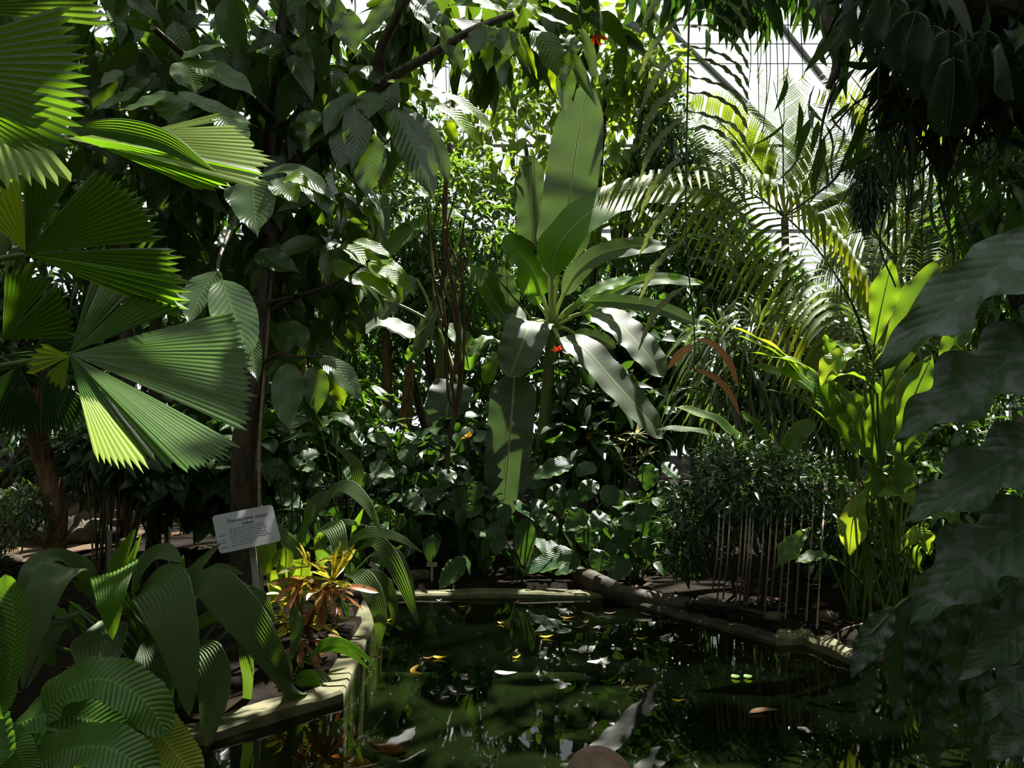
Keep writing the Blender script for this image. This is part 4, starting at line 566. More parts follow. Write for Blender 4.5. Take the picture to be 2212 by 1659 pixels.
# ------------------------------------------------------------------ arching palm frond and its palm
ap = thing('arching_palm', 'palm with one long arching yellow-green frond of drooping leaflets, right of the banana plant', 'palm', (3.4, 6.9, float(gz(3.4, 6.9))))
mb = MB(); tube(mb, [(3.4, 6.9, .05), (3.35, 6.85, .7), (3.3, 6.8, 1.25)], [.07, .055], 10, 10, bump=.06); mb.build('trunk', M['fibre'], ap)
def pinnate(parent, mat, R, n, sides, w, rach=.012, t0=.12, name='frond', stemmat='stem', nv=7, jit=.05, hint=(0, -.5, .8)):
    """Frond on rachis R (world points); sides: list of functions t -> three offset vectors (m) for one leaflet."""
    P = resample(spline(R, 60), 60); mb = MB()
    for i in range(n):
        t = t0 + (1 - t0) * i / (n - 1); b = P[min(59, int(t * 59))]
        for f in sides:
            o = [np.asarray(q) * (1 + jit * random.uniform(-1, 1)) for q in f(t)]; ribbon(mb, [b] + [b + q for q in o], w * (1 - .35 * t) * random.uniform(.85, 1.1), 'lance', hint=hint, nv=nv, nu=2, fold=.3, t=random.random())
    o = mb.build(name, M[mat], parent); m2 = MB(); tube(m2, P[::2], [rach, rach * .3], 6); m2.build('rachis', M[stemmat], o); return o
def ws(t): return math.sin(PI * min(1, t * .92 + .06)) ** .6
R = [np.array((3.3, 6.8, 1.3)), W(1890, 790, 6.3), W(1845, 665, 6.0), W(1775, 550, 5.9), W(1690, 462, 5.85), W(1600, 408, 5.85), W(1500, 392, 5.9), W(1405, 400, 5.95), W(1320, 420, 6.0)]
k = 5.9 / F
pinnate(ap, 'palm', R, 54, [lambda t: ((-60*k*ws(t), -.08, 12*k), (-140*k*ws(t), -.2, -45*k*ws(t)), (-205*k*ws(t), -.26, -150*k*ws(t) - .05)), lambda t: ((16*k, -.12 * ws(t), 30*k), (14*k, -.26 * ws(t), 10*k), (12*k, -.33, -(60 + 60 * (1 - t))*k * ws(t)))], .052, t0=.2)
for R2 in ([(3.3, 6.8, 1.3), W(2010, 640, 6.6), W(2080, 560, 6.4), W(2170, 560, 6.2)], [(3.3, 6.8, 1.3), W(1990, 560, 7.0), W(2000, 490, 7.1), W(1960, 460, 7.2)]):
    pinnate(ap, 'palm', [np.array(q) for q in R2], 34, [lambda t: ((-.12, -.05, .04), (-.28 * ws(t), -.1, -.06), (-.40 * ws(t), -.14, -.28 * ws(t))), lambda t: ((.12, -.05, .04), (.28 * ws(t), -.1, -.06), (.40 * ws(t), -.14, -.28 * ws(t)))], .028, t0=.3)
# ------------------------------------------------------------------ strap-leaved shrubs under the arching frond
for (lab, hs, base) in (('shrub of narrow drooping strap leaves right below the arching palm frond', ((1640, 700, 6.9), (1560, 730, 7.0), (1700, 760, 6.8), (1600, 800, 6.8), (1640, 860, 6.8), (1540, 850, 6.9)), (2.0, 7.0)),
                        ('shrub of narrow strap leaves between the palm frond base and the paddle leaves', ((1760, 690, 6.9), (1830, 720, 6.9), (1780, 800, 6.8), (1860, 830, 6.8), (1720, 900, 6.7), (1840, 900, 6.6)), (2.75, 7.0)),
                        ('sparse strap-leaved shrub behind the paddle leaves at the right bank', ((1960, 760, 6.9), (2020, 840, 6.9), (1960, 900, 6.8), (2060, 930, 6.8)), (3.5, 7.1))):
    s = thing('strap_leaf_shrub', lab, 'shrub', (*base, float(gz(*base))))
    for (x, y, Yd) in hs:
        c = W(x, y, Yd); mb = MB(); tube(mb, [(base[0] + (c[0] - base[0]) * .3, base[1], .05), (base[0] + (c[0] - base[0]) * .6, base[1], c[2] * .5), c], [.025, .016], 7, 10, bump=.08); mb.build('stem', M['lbark'], s)
        rosette(s, M['strap'], c, 76, .70, .03, (-20, 75), .95, 'lance', nv=7, nu=1)
# ------------------------------------------------------------------ hanging fern frond with toothed leaflets in front of the banana
hf = thing('hanging_fern', 'long pendant fern frond with sickle-shaped toothed leaflets, the lowest ones brown', 'fern', tuple(W(1490, -420, 2.55)))
Pr = spline([W(1492, -420, 2.55), W(1490, -60, 2.5), W(1485, 200, 2.45), W(1482, 500, 2.4), W(1500, 720, 2.38), W(1497, 840, 2.36)], 60)
mb = MB(); tube(mb, Pr, [.004, .0016], 6); mb.build('rachis', M['dstem'], hf)
kk = 2.45 / F
for i, y in enumerate([-110, -65, -20, 22, 60, 100, 130, 165, 200, 240, 280, 325, 370, 415, 460, 505, 555, 605, 650]):
    s = 1.0 - .012 * i; j = random.uniform(-8, 8)
    if i < 17: leaf(hf, M['fern'], [(1485, y), (1535, y + 6 + j), (1588, y + 42 * s), (1622, y + 100 * s)], 26 * s, 2.45, name='leaflet', prof='strap', jag=.22, jf=12, nv=36, nu=2, t=random.random(), wav=(.08, 5))
    if i % 2: leaf(hf, M['fern'], [(1484, y + 10), (1446, y + 38), (1408, y + 84), (1378, y + 150 + j)], 20 * s, 2.43, name='leaflet', prof='strap', jag=.22, jf=12, nv=36, nu=2, t=random.random(), wav=(.08, 5))
for sp in ([(1500, 732), (1540, 745), (1575, 785), (1596, 840)], [(1498, 796), (1545, 818), (1578, 855), (1600, 902)], [(1502, 745), (1470, 765), (1440, 800)]): leaf(hf, M['fernb'], sp, 23, 2.38, name='leaflet', prof='strap', jag=.06, jf=9, nv=26, nu=2, t=.7, label='dry brown leaflet')
# ------------------------------------------------------------------ big lobed fern at the right edge, close to the camera
lf = thing('lobed_fern', 'big dark lobed fern close by at the right edge, whitish bloom on its leaves', 'fern', (1.75, 1.75, .06)); L0 = np.array((1.75, 1.75, .1))
mb = MB(); tube(mb, [L0, (1.62, 1.7, .6), (1.45, 1.6, 1.0), W(2300, 1000, 1.55), W(2330, 600, 1.5)], [.014, .008], 8, 20); mb.build('stem', M['stem'], lf)
for sp, w, t in (([(2320, 470), (2180, 560), (2050, 660), (1890, 798)], 165, .6), ([(2330, 690), (2190, 775), (2070, 850), (1935, 950)], 190, .6), ([(2330, 930), (2200, 980), (2080, 1050), (1955, 1128)], 165, .5), ([(2330, 1080), (2190, 1160), (2070, 1240), (1965, 1350)], 190, .5), ([(2330, 1260), (2230, 1330), (2130, 1420), (2070, 1470)], 110, .3), ([(2330, 1420), (2250, 1450), (2150, 1520), (2120, 1560)], 100, .2), ([(2330, 540), (2260, 700), (2230, 800)], 120, .2), ([(2330, 1500), (2220, 1580), (2130, 1640)], 120, .15)):
    leaf(lf, M['lobed'], sp, w, 1.5, name='frond_lobe', prof='ell', nv=44, nu=12, jag=.23, jf=3.6, wav=(.07, 3.5), fold=.12, t=t)
lg = thing('lobed_fern', 'drooping lobed fern frond with pale veined pleats, hanging at the lower right edge', 'fern', (1.95, 2.25, .06)); L1 = np.array((1.95, 2.25, .1))
mb = MB(); tube(mb, [L1, (1.85, 2.1, .7), W(2260, 1150, 1.95), W(2100, 1225, 1.9), W(1990, 1265, 1.9), W(1880, 1370, 1.9)], [.01, .004], 7, 20); mb.build('rachis', M['stem'], lg)
for sp, w, t in (([(1930, 1310), (1890, 1370), (1860, 1420), (1838, 1465)], 58, .3), ([(1975, 1275), (1950, 1370), (1940, 1450), (1935, 1560)], 76, .5), ([(2025, 1250), (1995, 1350), (1985, 1450), (1990, 1580)], 80, .6), ([(2075, 1235), (2050, 1340), (2050, 1450), (2052, 1560)], 78, .6), ([(2130, 1215), (2110, 1330), (2110, 1430), (2100, 1520)], 76, .5), ([(2190, 1190), (2175, 1300), (2165, 1420)], 70, .3), ([(1890, 1440), (1870, 1500), (1860, 1560)], 46, .2), ([(2010, 1400), (2010, 1550), (2020, 1680)], 70, .1), ([(2110, 1420), (2120, 1560), (2110, 1690)], 80, .1)):
    leaf(lg, M['lobed'], sp, w, 1.9, name='frond_lobe', prof='strap', nv=34, nu=10, jag=.06, jf=5, wav=(.09, 6), fold=.3, t=t, rib=M['stem'], ribr=.002)
# ------------------------------------------------------------------ dark epiphyte clump hanging in the top right corner
ec = thing('epiphyte_clump', 'near-black mossy clump of hanging ferns and roots in the top right corner', 'plant', tuple(W(2090, -40, 2.7)))
mb = MB(); blobm(mb, W(2110, 70, 2.75), (.24, .2, .16), 24, 16, .2, 2.4, seed=1); blobm(mb, W(2040, 170, 2.7), (.11, .1, .14), 18, 12, .25, 2.6, seed=2); blobm(mb, W(2230, 170, 2.75), (.16, .14, .12), 18, 12, .25, 2.6, seed=3); blobm(mb, W(2000, 10, 2.75), (.16, .14, .12), 18, 12, .25, 2.6, seed=5); mb.build('moss_ball', M['moss'], ec)
def fernfrond(parent, mat, P, L, n=22, w=.012, nm='frond'):
    Q = resample(spline(P, 40), n); mb = MB(); T = nrm(np.gradient(Q, axis=0)); S = nrm(np.cross(T, HINT))
    for i in range(1, n):
        l = L * math.sin(PI * (.12 + .86 * i / n)) ** .7
        for s in (-1, 1): d = S[i] * s + T[i] * .45; ribbon(mb, [Q[i], Q[i] + d * l * .55, Q[i] + d * l + np.array((0, 0, -.12 * l))], w, 'lance', nv=5, nu=2, jag=.12, jf=4, t=random.random())
    tube(mb, Q, [.002, .001], 5); return mb.build(nm, M[mat], parent)
for p in ([(2050, 60), (2045, 140), (2040, 230)], [(2020, 50), (2000, 130), (1990, 210)], [(2085, 80), (2090, 160), (2085, 240)], [(2130, 60), (2120, 130), (2100, 190)], [(1980, 20), (1960, 90), (1955, 150)], [(2160, 90), (2180, 150), (2190, 210)], [(2060, 120), (2060, 200), (2050, 290)], [(1940, -10), (1910, 60), (1900, 130)], [(1900, -20), (1870, 40), (1860, 90)]):
    fernfrond(ec, 'fernd', pts(p, 2.42 + random.uniform(-.05, .05)), .075, 30, .014)
for i in range(34):
    x = random.uniform(1880, 2190); y = random.uniform(60, 220); mb = MB(); l = random.uniform(140, 420); dx = random.uniform(-50, 60)
    tube(mb, pts([(x, y), (x + dx * .3 + random.uniform(-14, 14), y + l * .35), (x + dx * .8 + random.uniform(-20, 20), y + l * .7), (x + dx, y + l)], 2.7 + random.uniform(-.1, .1)), [.0045, .002], 5, 14); mb.build('hanging_root', M['dstem'], ec)
mb = MB(); tube(mb, pts([(1905, 130), (1960, 108), (2060, 90), (2300, 60)], 2.8), [.03, .05], 9, 14, bump=.1); mb.build('stub', M['bark'], ec)
mb = MB()
for c, n in (((1960, 60), 30), ((1920, 0), 14), ((2010, 40), 60), ((2160, 60), 90), ((2110, 130), 60), ((2020, 190), 40), ((2180, 160), 60), ((1870, -30), 8)):
    P = W(*c, 2.65) + rng.normal(0, 1, (n, 3)) * (.07, .08, .07); scat(mb, T_LANCE, P, rndir(n) * .7 + np.array((-.1, -.2, -.8)), rndir(n) + np.array((0, -.6, .5)), rng.uniform(.1, .26, n))
mb.build('foliage', M['gloom'], ec)
ht = thing('hanging_liana', 'dark leafy liana hanging left of the epiphyte clump, over the bright roof', 'liana', tuple(W(1800, -60, 3.0)))
mb = MB(); tube(mb, pts([(1790, -60), (1795, 60), (1812, 130), (1790, 190)], 3.0), [.04, .035, .012], 9, 16, bump=.08); mb.build('stem', M['bark'], ht)
for sp in ([(1805, 180), (1780, 250), (1770, 320), (1760, 420)], [(1990, 110), (1900, 190), (1840, 230), (1770, 310)], [(2010, 200), (1950, 260), (1900, 330), (1830, 360)], [(1950, 280), (1930, 400), (1900, 520), (1935, 620)], [(2000, 330), (2060, 420), (2100, 520), (2080, 640)], [(2110, 260), (2150, 340), (2212, 360)], [(1950, 310), (2020, 330), (2090, 360), (2200, 350)], [(2040, 300), (2030, 420), (2060, 560), (2010, 720)], [(1870, 260), (1830, 330), (1800, 390), (1690, 470)]):
    mb = MB(); tube(mb, pts(sp, 2.95), [.007, .003], 6, 18, bump=.1); mb.build('twig', M['bark'], ht)
mb = MB()
for c, n, s in (((1810, 0), 10, .2), ((1860, 30), 12, .2), ((1805, 80), 6, .18), ((1800, 180), 5, .15), ((1860, 240), 10, .16), ((1890, 300), 12, .15), ((1820, 290), 8, .18), ((1770, 250), 5, .15), ((1960, 230), 20, .15), ((2100, 300), 26, .16), ((2010, 380), 16, .14), ((2150, 420), 30, .15)):
    P = W(*c, 2.95) + rng.normal(0, 1, (n, 3)) * (.05, .07, .06); scat(mb, T_LANCE, P, rndir(n) * .6 + np.array((-.1, 0, -.9)), rndir(n) + np.array((0, -.6, .3)), s * rng.uniform(.6, 1.2, n))
mb.build('foliage', M['mid'], ht)
fe = thing('feathery_creeper', 'dark feathery clump hanging below the liana against the white glass', 'creeper', tuple(W(1900, 345, 3.6)))
mb = MB(); cluster(mb, T_STRIP, 900, W(1905, 330, 3.6), (.15, .13, .12), .09, .6, .8); cluster(mb, T_STRIP, 500, W(1880, 400, 3.6), (.09, .08, .09), .09, .9, .8); cluster(mb, T_STRIP, 260, W(1870, 450, 3.6), (.04, .05, .07), .08, 1.2, .6); mb.build('foliage', M['dark'], fe)
mb = MB(); tube(mb, pts([(1990, 110), (1940, 220), (1905, 330)], 3.4), [.006, .004], 6, 10); mb.build('stem', M['bark'], fe)
# ------------------------------------------------------------------ aroids along the far kerb
AR = [ # px, Y, leaf list (base->tip px), label
 ('low aroid with glossy bright leaves on the far bank, left of the hanging banana leaf', 5.95, (1000, 1180), [([(1008, 1050), (1000, 1085), (992, 1118)], 56, 1), ([(975, 1085), (958, 1105), (948, 1122)], 34, 0), ([(1030, 1085), (1020, 1105), (1008, 1118)], 40, 1), ([(960, 1060), (930, 1075), (912, 1090)], 44, 0), ([(985, 1020), (965, 1035), (950, 1060)], 50, 0), ([(1040, 1040), (1025, 1070), (1020, 1090)], 40, 0)]),
 ('aroid with toothed light-edged leaves behind the arching palm grass, far left of the pond', 5.9, (860, 1200), [([(905, 1060), (885, 1075), (870, 1095)], 40, 1), ([(835, 1085), (850, 1075), (868, 1072)], 28, 1), ([(880, 1085), (900, 1090), (916, 1108)], 46, 0), ([(838, 1120), (826, 1110), (818, 1090)], 34, 1), ([(845, 1100), (838, 1120), (832, 1135)], 30, 0), ([(870, 1110), (860, 1130), (850, 1150)], 36, 0)]),
 ('aroid with one long glossy hanging leaf at the middle of the far bank', 5.75, (1125, 1230), [([(1136, 1118), (1134, 1165), (1131, 1224)], 48, 0), ([(1060, 1130), (1072, 1145), (1088, 1168)], 42, 1), ([(1085, 1150), (1075, 1180), (1072, 1200)], 40, 0), ([(1170, 1110), (1190, 1140), (1200, 1160)], 46, 0), ([(1150, 1080), (1165, 1100), (1175, 1125)], 40, 0), ([(1100, 1090), (1090, 1110), (1085, 1140)], 36, 0)]),
 ('aroid leaning over the kerb with a single large leaf beside the small label stake', 5.6, (975, 1262), [([(1005, 1205), (985, 1228), (968, 1248), (948, 1272)], 52, 0)]),
 ('dark aroid with round scalloped leaves above the fallen log', 5.75, (1290, 1240), [([(1262, 1142), (1268, 1165), (1266, 1192)], 50, 0), ([(1305, 1190), (1295, 1210), (1288, 1238)], 48, 0), ([(1235, 1188), (1190, 1212), (1128, 1238)], 50, 0), ([(1210, 1180), (1160, 1200), (1130, 1225)], 44, 0), ([(1250, 1200), (1220, 1225), (1190, 1240)], 44, 0), ([(1350, 1205), (1335, 1230), (1318, 1256)], 54, 0), ([(1260, 1100), (1240, 1130), (1215, 1145)], 50, 0)]),
 ('dark aroid with ribbed round leaves left of the stilt-root shrub', 5.7, (1380, 1235), [([(1335, 1145), (1345, 1165), (1350, 1195)], 52, 0), ([(1385, 1160), (1392, 1185), (1402, 1208)], 58, 0), ([(1350, 1110), (1362, 1130), (1380, 1142)], 50, 0), ([(1310, 1110), (1295, 1125), (1285, 1150)], 46, 0), ([(1420, 1120), (1425, 1150), (1430, 1175)], 44, 0), ([(1400, 1090), (1390, 1115), (1380, 1130)], 44, 0), ([(1440, 1200), (1450, 1225), (1455, 1245)], 40, 0)]),
 ('aroid with broad dull leaves right behind the hanging banana leaf', 6.2, (1220, 1180), [([(1180, 1020), (1160, 1040), (1140, 1055)], 50, 0), ([(1240, 1000), (1200, 1010), (1150, 1035)], 56, 0), ([(1220, 1050), (1200, 1070), (1190, 1095)], 46, 0), ([(1290, 1040), (1270, 1060), (1258, 1085)], 50, 0), ([(1250, 1060), (1235, 1080), (1230, 1105)], 42, 0), ([(1330, 1050), (1315, 1075), (1310, 1095)], 50, 0), ([(1290, 1010), (1262, 1015), (1245, 1030)], 44, 0)]),
 ('aroid with dark ribbed leaves between the strap-leaved shrub and the pond', 6.3, (1390, 1160), [([(1390, 1000), (1400, 1030), (1395, 1060)], 50, 0), ([(1350, 1060), (1340, 1085), (1345, 1105)], 44, 0), ([(1425, 1040), (1440, 1065), (1450, 1085)], 44, 0), ([(1430, 1000), (1450, 1020), (1470, 1035)], 40, 0), ([(1380, 1060), (1385, 1080), (1395, 1100)], 42, 0)]),
 ('aroid with narrow mid-green leaves behind the twining stems', 6.5, (880, 1150), [([(900, 960), (875, 985), (860, 1010)], 46, 0), ([(850, 960), (820, 950), (790, 940)], 40, 1), ([(860, 975), (880, 990), (890, 1010)], 36, 0), ([(930, 1010), (945, 1030), (950, 1060)], 44, 0), ([(880, 1010), (850, 1030), (845, 1055)], 46, 0), ([(930, 945), (960, 955), (925, 960)], 30, 0), ([(900, 1020), (905, 1050), (900, 1070)], 40, 0)]),
 ('aroid with sun-flecked leaves just right of the sign plate', 5.3, (640, 1230), [([(595, 1070), (625, 1080), (655, 1098)], 46, 1), ([(650, 1000), (670, 1010), (690, 1012)], 36, 1), ([(632, 985), (645, 1000), (650, 1018)], 40, 1), ([(640, 1040), (620, 1050), (600, 1060)], 44, 0), ([(590, 1010), (610, 1020), (625, 1030)], 40, 0), ([(690, 980), (660, 985), (640, 990)], 40, 0), ([(590, 1115), (605, 1130), (610, 1150)], 36, 0), ([(610, 1160), (630, 1175), (640, 1200)], 34, 0)]),
 ('aroid with a red-stalked leaf and drooping leaves left of the twining stems', 5.7, (760, 1190), [([(745, 1010), (770, 1030), (785, 1060)], 46, 0), ([(700, 1020), (680, 1040), (660, 1050)], 46, 0), ([(800, 1000), (830, 1020), (855, 1030)], 46, 0), ([(830, 1030), (800, 1040), (790, 1060)], 40, 0), ([(690, 920), (730, 900), (775, 930)], 30, 0), ([(720, 900), (690, 920), (670, 945)], 36, 0), ([(760, 930), (775, 950), (785, 965)], 30, 0), ([(780, 1020), (790, 1045), (780, 1065)], 30, 0)]),
]
for lab, Y, b, lv in AR:
    p = W(*b, Y); p[2] = float(gz(p[0], p[1])); a = thing('aroid_plant', lab, 'plant', tuple(p))
    for i, (sp, w, k) in enumerate(lv): leaf(a, M['aroid'], [(x, y, -.02 * j) for j, (x, y) in enumerate(sp)], w * 1.08, Y - .05 * (i % 3), prof='ovate' if 'round' in lab else 'ell', stalk=p + np.array((.03 * math.sin(i * 2.2), .03 * math.cos(i * 2.2), .02)), stalkr=.005, nv=14, nu=8, wav=(.04, 4), jag=.04, jf=7, fold=.15, t=.95 if k else .25 + .3 * random.random())
    c = p + np.array((0, .25, .32)); mb = MB(); cluster(mb, T_HEART, 34, c, (.42, .2, .26), .16, down=.7, out=.4, up=.8); mb.build('foliage', M['aroid'], a)
# ------------------------------------------------------------------ background and understorey shrubs and trees
def shrub(name, lab, cat, base, blobs, mat, T, size, stems=3, group=None, stemmat='dstem', sr=.015, down=.4, out=.6, up=1.0):
    b = (base[0], base[1], float(gz(*base))); o = thing(name, lab, cat, b, group); mb = MB()
    for (px, py, Y, rx, ry, rd, n) in blobs: cluster(mb, T, n, W(px, py, Y), (rx * Y / F, rd, ry * Y / F), size, down, out, up)
    mb.build('foliage', M[mat], o)
    for i in range(stems):
        q = blobs[i % len(blobs)]; e = W(q[0] + random.uniform(-.4, .4) * q[3], q[1], q[2]); s = np.array(b) + np.array((random.uniform(-.08, .08), random.uniform(-.08, .08), -.03))
        mb = MB(); tube(mb, [s, s * .6 + e * .4 + np.array((random.uniform(-.1, .1), 0, .1)), e], [sr, sr * .5], 7, 12, bump=.06); mb.build('stem', M[stemmat], o)
    return o
SH = [
 ('understorey_shrub', 'dark shrub behind the sandy path at the far left', (-4.6, 7.6), [(60, 960, 7.6, 170, 110, .5, 420), (190, 990, 7.5, 130, 90, .4, 300)], 'dark', T_ELL, .17),
 ('ground_shrub', 'fine-leaved dark bush at the left edge beside the sandy path', (-3.95, 5.9), [(10, 1120, 5.9, 95, 65, .3, 900), (60, 1090, 6.0, 50, 50, .25, 350)], 'strap', T_LANCE, .075),
 ('understorey_shrub', 'dark thin-stemmed shrub right of the path, left of the cacao trunk', (-2.7, 6.2), [(250, 960, 6.2, 90, 60, .35, 160), (330, 1010, 6.1, 90, 70, .35, 170), (220, 1010, 6.3, 60, 50, .3, 90)], 'dark', T_BIG, .2),
 ('understorey_shrub', 'broad-leaved dark shrub right behind the cacao trunk', (-1.95, 6.6), [(420, 1030, 6.6, 110, 90, .4, 220), (560, 1000, 6.5, 120, 90, .4, 200), (480, 930, 6.8, 110, 60, .4, 140)], 'aroid', T_HEART, .22),
 ('understorey_shrub', 'mid-green shrub behind the twining stems and the cacao leaves', (-1.5, 7.4), [(680, 930, 7.3, 110, 80, .5, 260), (790, 960, 7.2, 110, 70, .4, 240), (720, 860, 7.6, 110, 60, .4, 200)], 'mid', T_ELL, .2),
 ('understorey_shrub', 'dark shrub under the smaller banana plant', (-.7, 7.2), [(900, 1010, 7.0, 110, 70, .4, 260), (1010, 970, 7.2, 90, 90, .4, 240), (960, 1090, 6.4, 120, 60, .3, 200)], 'dark', T_HEART, .17),
 ('understorey_shrub', 'dark red-stemmed shrub right below the drooping banana leaves', (.9, 7.4), [(1270, 850, 7.4, 90, 100, .4, 280), (1340, 900, 7.3, 100, 90, .4, 260), (1270, 960, 7.0, 110, 60, .4, 200)], 'dark', T_BIG, .24),
 ('understorey_shrub', 'dark round-leaved climber mass behind the right drooping banana leaves', (1.35, 8.0), [(1420, 760, 8.0, 100, 90, .5, 380), (1340, 740, 8.1, 80, 80, .4, 260), (1440, 860, 7.9, 70, 80, .4, 240)], 'dark', T_ROUND, .16),
 ('understorey_shrub', 'shady shrub between the tall paddle leaves and the right edge', (3.2, 5.9), [(2010, 1100, 5.8, 130, 120, .5, 420), (2130, 1040, 5.9, 120, 120, .5, 360), (2050, 960, 6.0, 110, 80, .4, 240)], 'mid', T_ELL, .14),
 ('understorey_shrub', 'dark shrub low at the right bank behind the paddle leaf stalks', (2.5, 5.9), [(1830, 1180, 5.8, 120, 100, .4, 320), (1930, 1200, 5.7, 100, 90, .3, 240)], 'dark', T_LANCE, .2),
 ('understorey_shrub', 'low plant with yellow flowers half hidden behind the hanging banana leaf', (.55, 7.0), [(1235, 1000, 7.0, 90, 60, .3, 240)], 'mid', T_ELL, .13),
 ('tree', 'dark leafy tree at the far left behind the fan palms', (-6.4, 9.8), [(60, 600, 9.8, 260, 180, 1.0, 1500), (60, 730, 9.6, 200, 110, .8, 700), (40, 300, 10, 260, 220, 1.0, 900), (180, 820, 9.4, 200, 110, .8, 420)], 'dark', T_ELL, .26),
 ('tree', 'dark leafy tree left of centre behind the cacao crown', (-4.0, 10.6), [(400, 420, 10.6, 230, 200, 1.0, 900), (420, 700, 10.2, 220, 150, 1.0, 1000), (380, 150, 10.0, 260, 180, .7, 700), (500, 870, 9.8, 200, 80, .7, 340)], 'dark', T_ELL, .26),
 ('tree', 'mid-green tree behind the cacao branches left of the vine curtain', (-2.0, 10.4), [(700, 560, 10.4, 170, 150, .9, 900), (720, 330, 10.5, 150, 150, .8, 560), (700, 800, 10.0, 200, 110, .8, 700), (640, 120, 10.5, 110, 110, .6, 240)], 'mid', T_ELL, .2),
 ('tree', 'small-leaved shaded tree behind the vine curtain', (-.75, 9.8), [(880, 480, 9.8, 110, 120, .7, 1100), (980, 620, 9.6, 110, 110, .7, 1000), (860, 640, 9.7, 110, 120, .7, 1000), (930, 330, 9.9, 90, 110, .6, 420), (1060, 480, 9.8, 100, 100, .6, 600), (780, 420, 9.9, 80, 120, .6, 600)], 'mid', T_ELL, .13),
 ('tree', 'sunlit yellow-green tree behind the upright banana leaf', (.9, 10.8), [(1230, 130, 10.6, 220, 130, .7, 560), (1120, 300, 10.8, 170, 160, .7, 560), (1340, 300, 10.8, 110, 120, .6, 340), (1400, 150, 10.4, 80, 70, .5, 220), (1290, 480, 10.6, 160, 90, .6, 420)], 'bright', T_BIG, .24),
 ('tree', 'dense dark green tree right of the upright banana leaf against the glass', (2.45, 10.4), [(1460, 330, 10.4, 95, 75, .6, 1500), (1530, 370, 10.4, 70, 60, .5, 800), (1430, 240, 10.5, 70, 50, .5, 400), (1500, 440, 10.3, 90, 60, .5, 700), (1400, 390, 10.4, 60, 60, .4, 500)], 'dark', T_ELL, .11),
 ('tree', 'small-leaved shaded tree behind the strap-leaved shrubs', (2.6, 9.6), [(1500, 640, 9.6, 180, 110, .8, 900), (1560, 560, 9.7, 110, 80, .6, 1000), (1440, 540, 9.7, 90, 80, .6, 700), (1650, 610, 9.6, 90, 70, .6, 700), (1540, 470, 9.9, 70, 60, .5, 500), (1700, 700, 9.5, 160, 110, .8, 800), (1600, 850, 9.3, 220, 120, .8, 900)], 'mid', T_ELL, .14),
 ('tree', 'shaded tree at the right behind the paddle leaves', (5.0, 9.4), [(1960, 650, 9.4, 150, 120, .8, 700), (2050, 780, 9.2, 190, 140, .8, 800), (2150, 560, 9.4, 110, 150, .8, 600), (1900, 850, 9.2, 160, 100, .7, 560)], 'mid', T_LANCE, .24),
 ('tree', 'dark tree filling the right edge under the epiphyte clump', (3.9, 5.6), [(2150, 420, 5.4, 90, 130, .4, 420), (2200, 250, 5.4, 90, 120, .4, 360), (2170, 640, 5.4, 80, 110, .4, 320)], 'mid', T_LANCE, .2),
 ('tree', 'distant shaded tree behind the banana crown', (.1, 11.6), [(1060, 620, 11.6, 220, 120, .9, 900), (1200, 780, 11.4, 260, 120, .8, 900), (950, 780, 11.4, 220, 120, .8, 800), (1350, 640, 11.5, 200, 110, .8, 1200), (1150, 600, 11.7, 200, 100, .6, 800)], 'mid', T_ELL, .2),
 ('tree', 'distant dark hedge-like tree behind the cacao trunk', (-4.6, 12.4), [(300, 860, 12.4, 330, 130, .7, 900), (640, 700, 12.6, 260, 150, .7, 1300), (620, 880, 12.4, 260, 120, .7, 800), (110, 880, 12.2, 180, 120, .7, 600)], 'dark', T_ELL, .24),
 ('tree', 'distant dark hedge-like tree behind the right strap-leaved shrub', (4.6, 12.6), [(1650, 800, 12.6, 330, 110, .7, 1100), (1950, 860, 12.4, 260, 120, .7, 900), (1380, 880, 12.5, 220, 110, .7, 800)], 'dark', T_ELL, .22),
 ('tree', 'distant dark hedge-like tree low behind the banana stems', (.3, 12.8), [(1120, 900, 12.8, 260, 100, .7, 900), (880, 910, 12.8, 220, 100, .7, 800), (900, 660, 12.9, 260, 160, .7, 1700), (1200, 680, 12.9, 240, 150, .7, 1500)], 'dark', T_ELL, .2),
]
for (nm, lab, base, bl, mat, T, s) in SH:
    tr = nm == 'tree'; shrub(nm, lab, 'tree' if tr else 'shrub', base, bl, mat, T, s, stems=4 if tr else 6, stemmat='bark' if tr else 'dstem', sr=.06 if tr else .012)
# vine curtain of small bright leaves
vc = thing('climbing_vine', 'curtain of small bright vine leaves on hanging stems, left of the upright banana leaf', 'vine', (-.35, 7.6, float(gz(-.35, 7.6))))
mb = MB()
for (x, y, Y, rx, ry, rd, n) in ((1100, 300, 7.6, 110, 130, .5, 330), (1000, 330, 7.7, 80, 150, .4, 260), (1130, 200, 7.8, 110, 60, .4, 200), (930, 300, 7.9, 90, 150, .4, 230), (1060, 470, 7.5, 110, 80, .4, 190), (960, 180, 7.9, 110, 80, .4, 180), (1180, 380, 7.4, 60, 120, .3, 70), (900, 430, 7.9, 90, 90, .3, 160)):
    c = W(x, y, Y); k = n // 5; P, d = in_blob(k, c, (rx * Y / F, rd, ry * Y / F), .1); P = P[shading(P)]; k = len(P)
    for j in range(5):
        a = rng.uniform(0, 6.28, k); scat(mb, T_OBO, P, np.stack([np.cos(a), np.sin(a), rng.uniform(-.5, .3, k)], 1), np.array((0, -.25, 1)) + rndir(k) * .4, rng.uniform(.07, .15, k))
mb.build('foliage', M['vine'], vc)
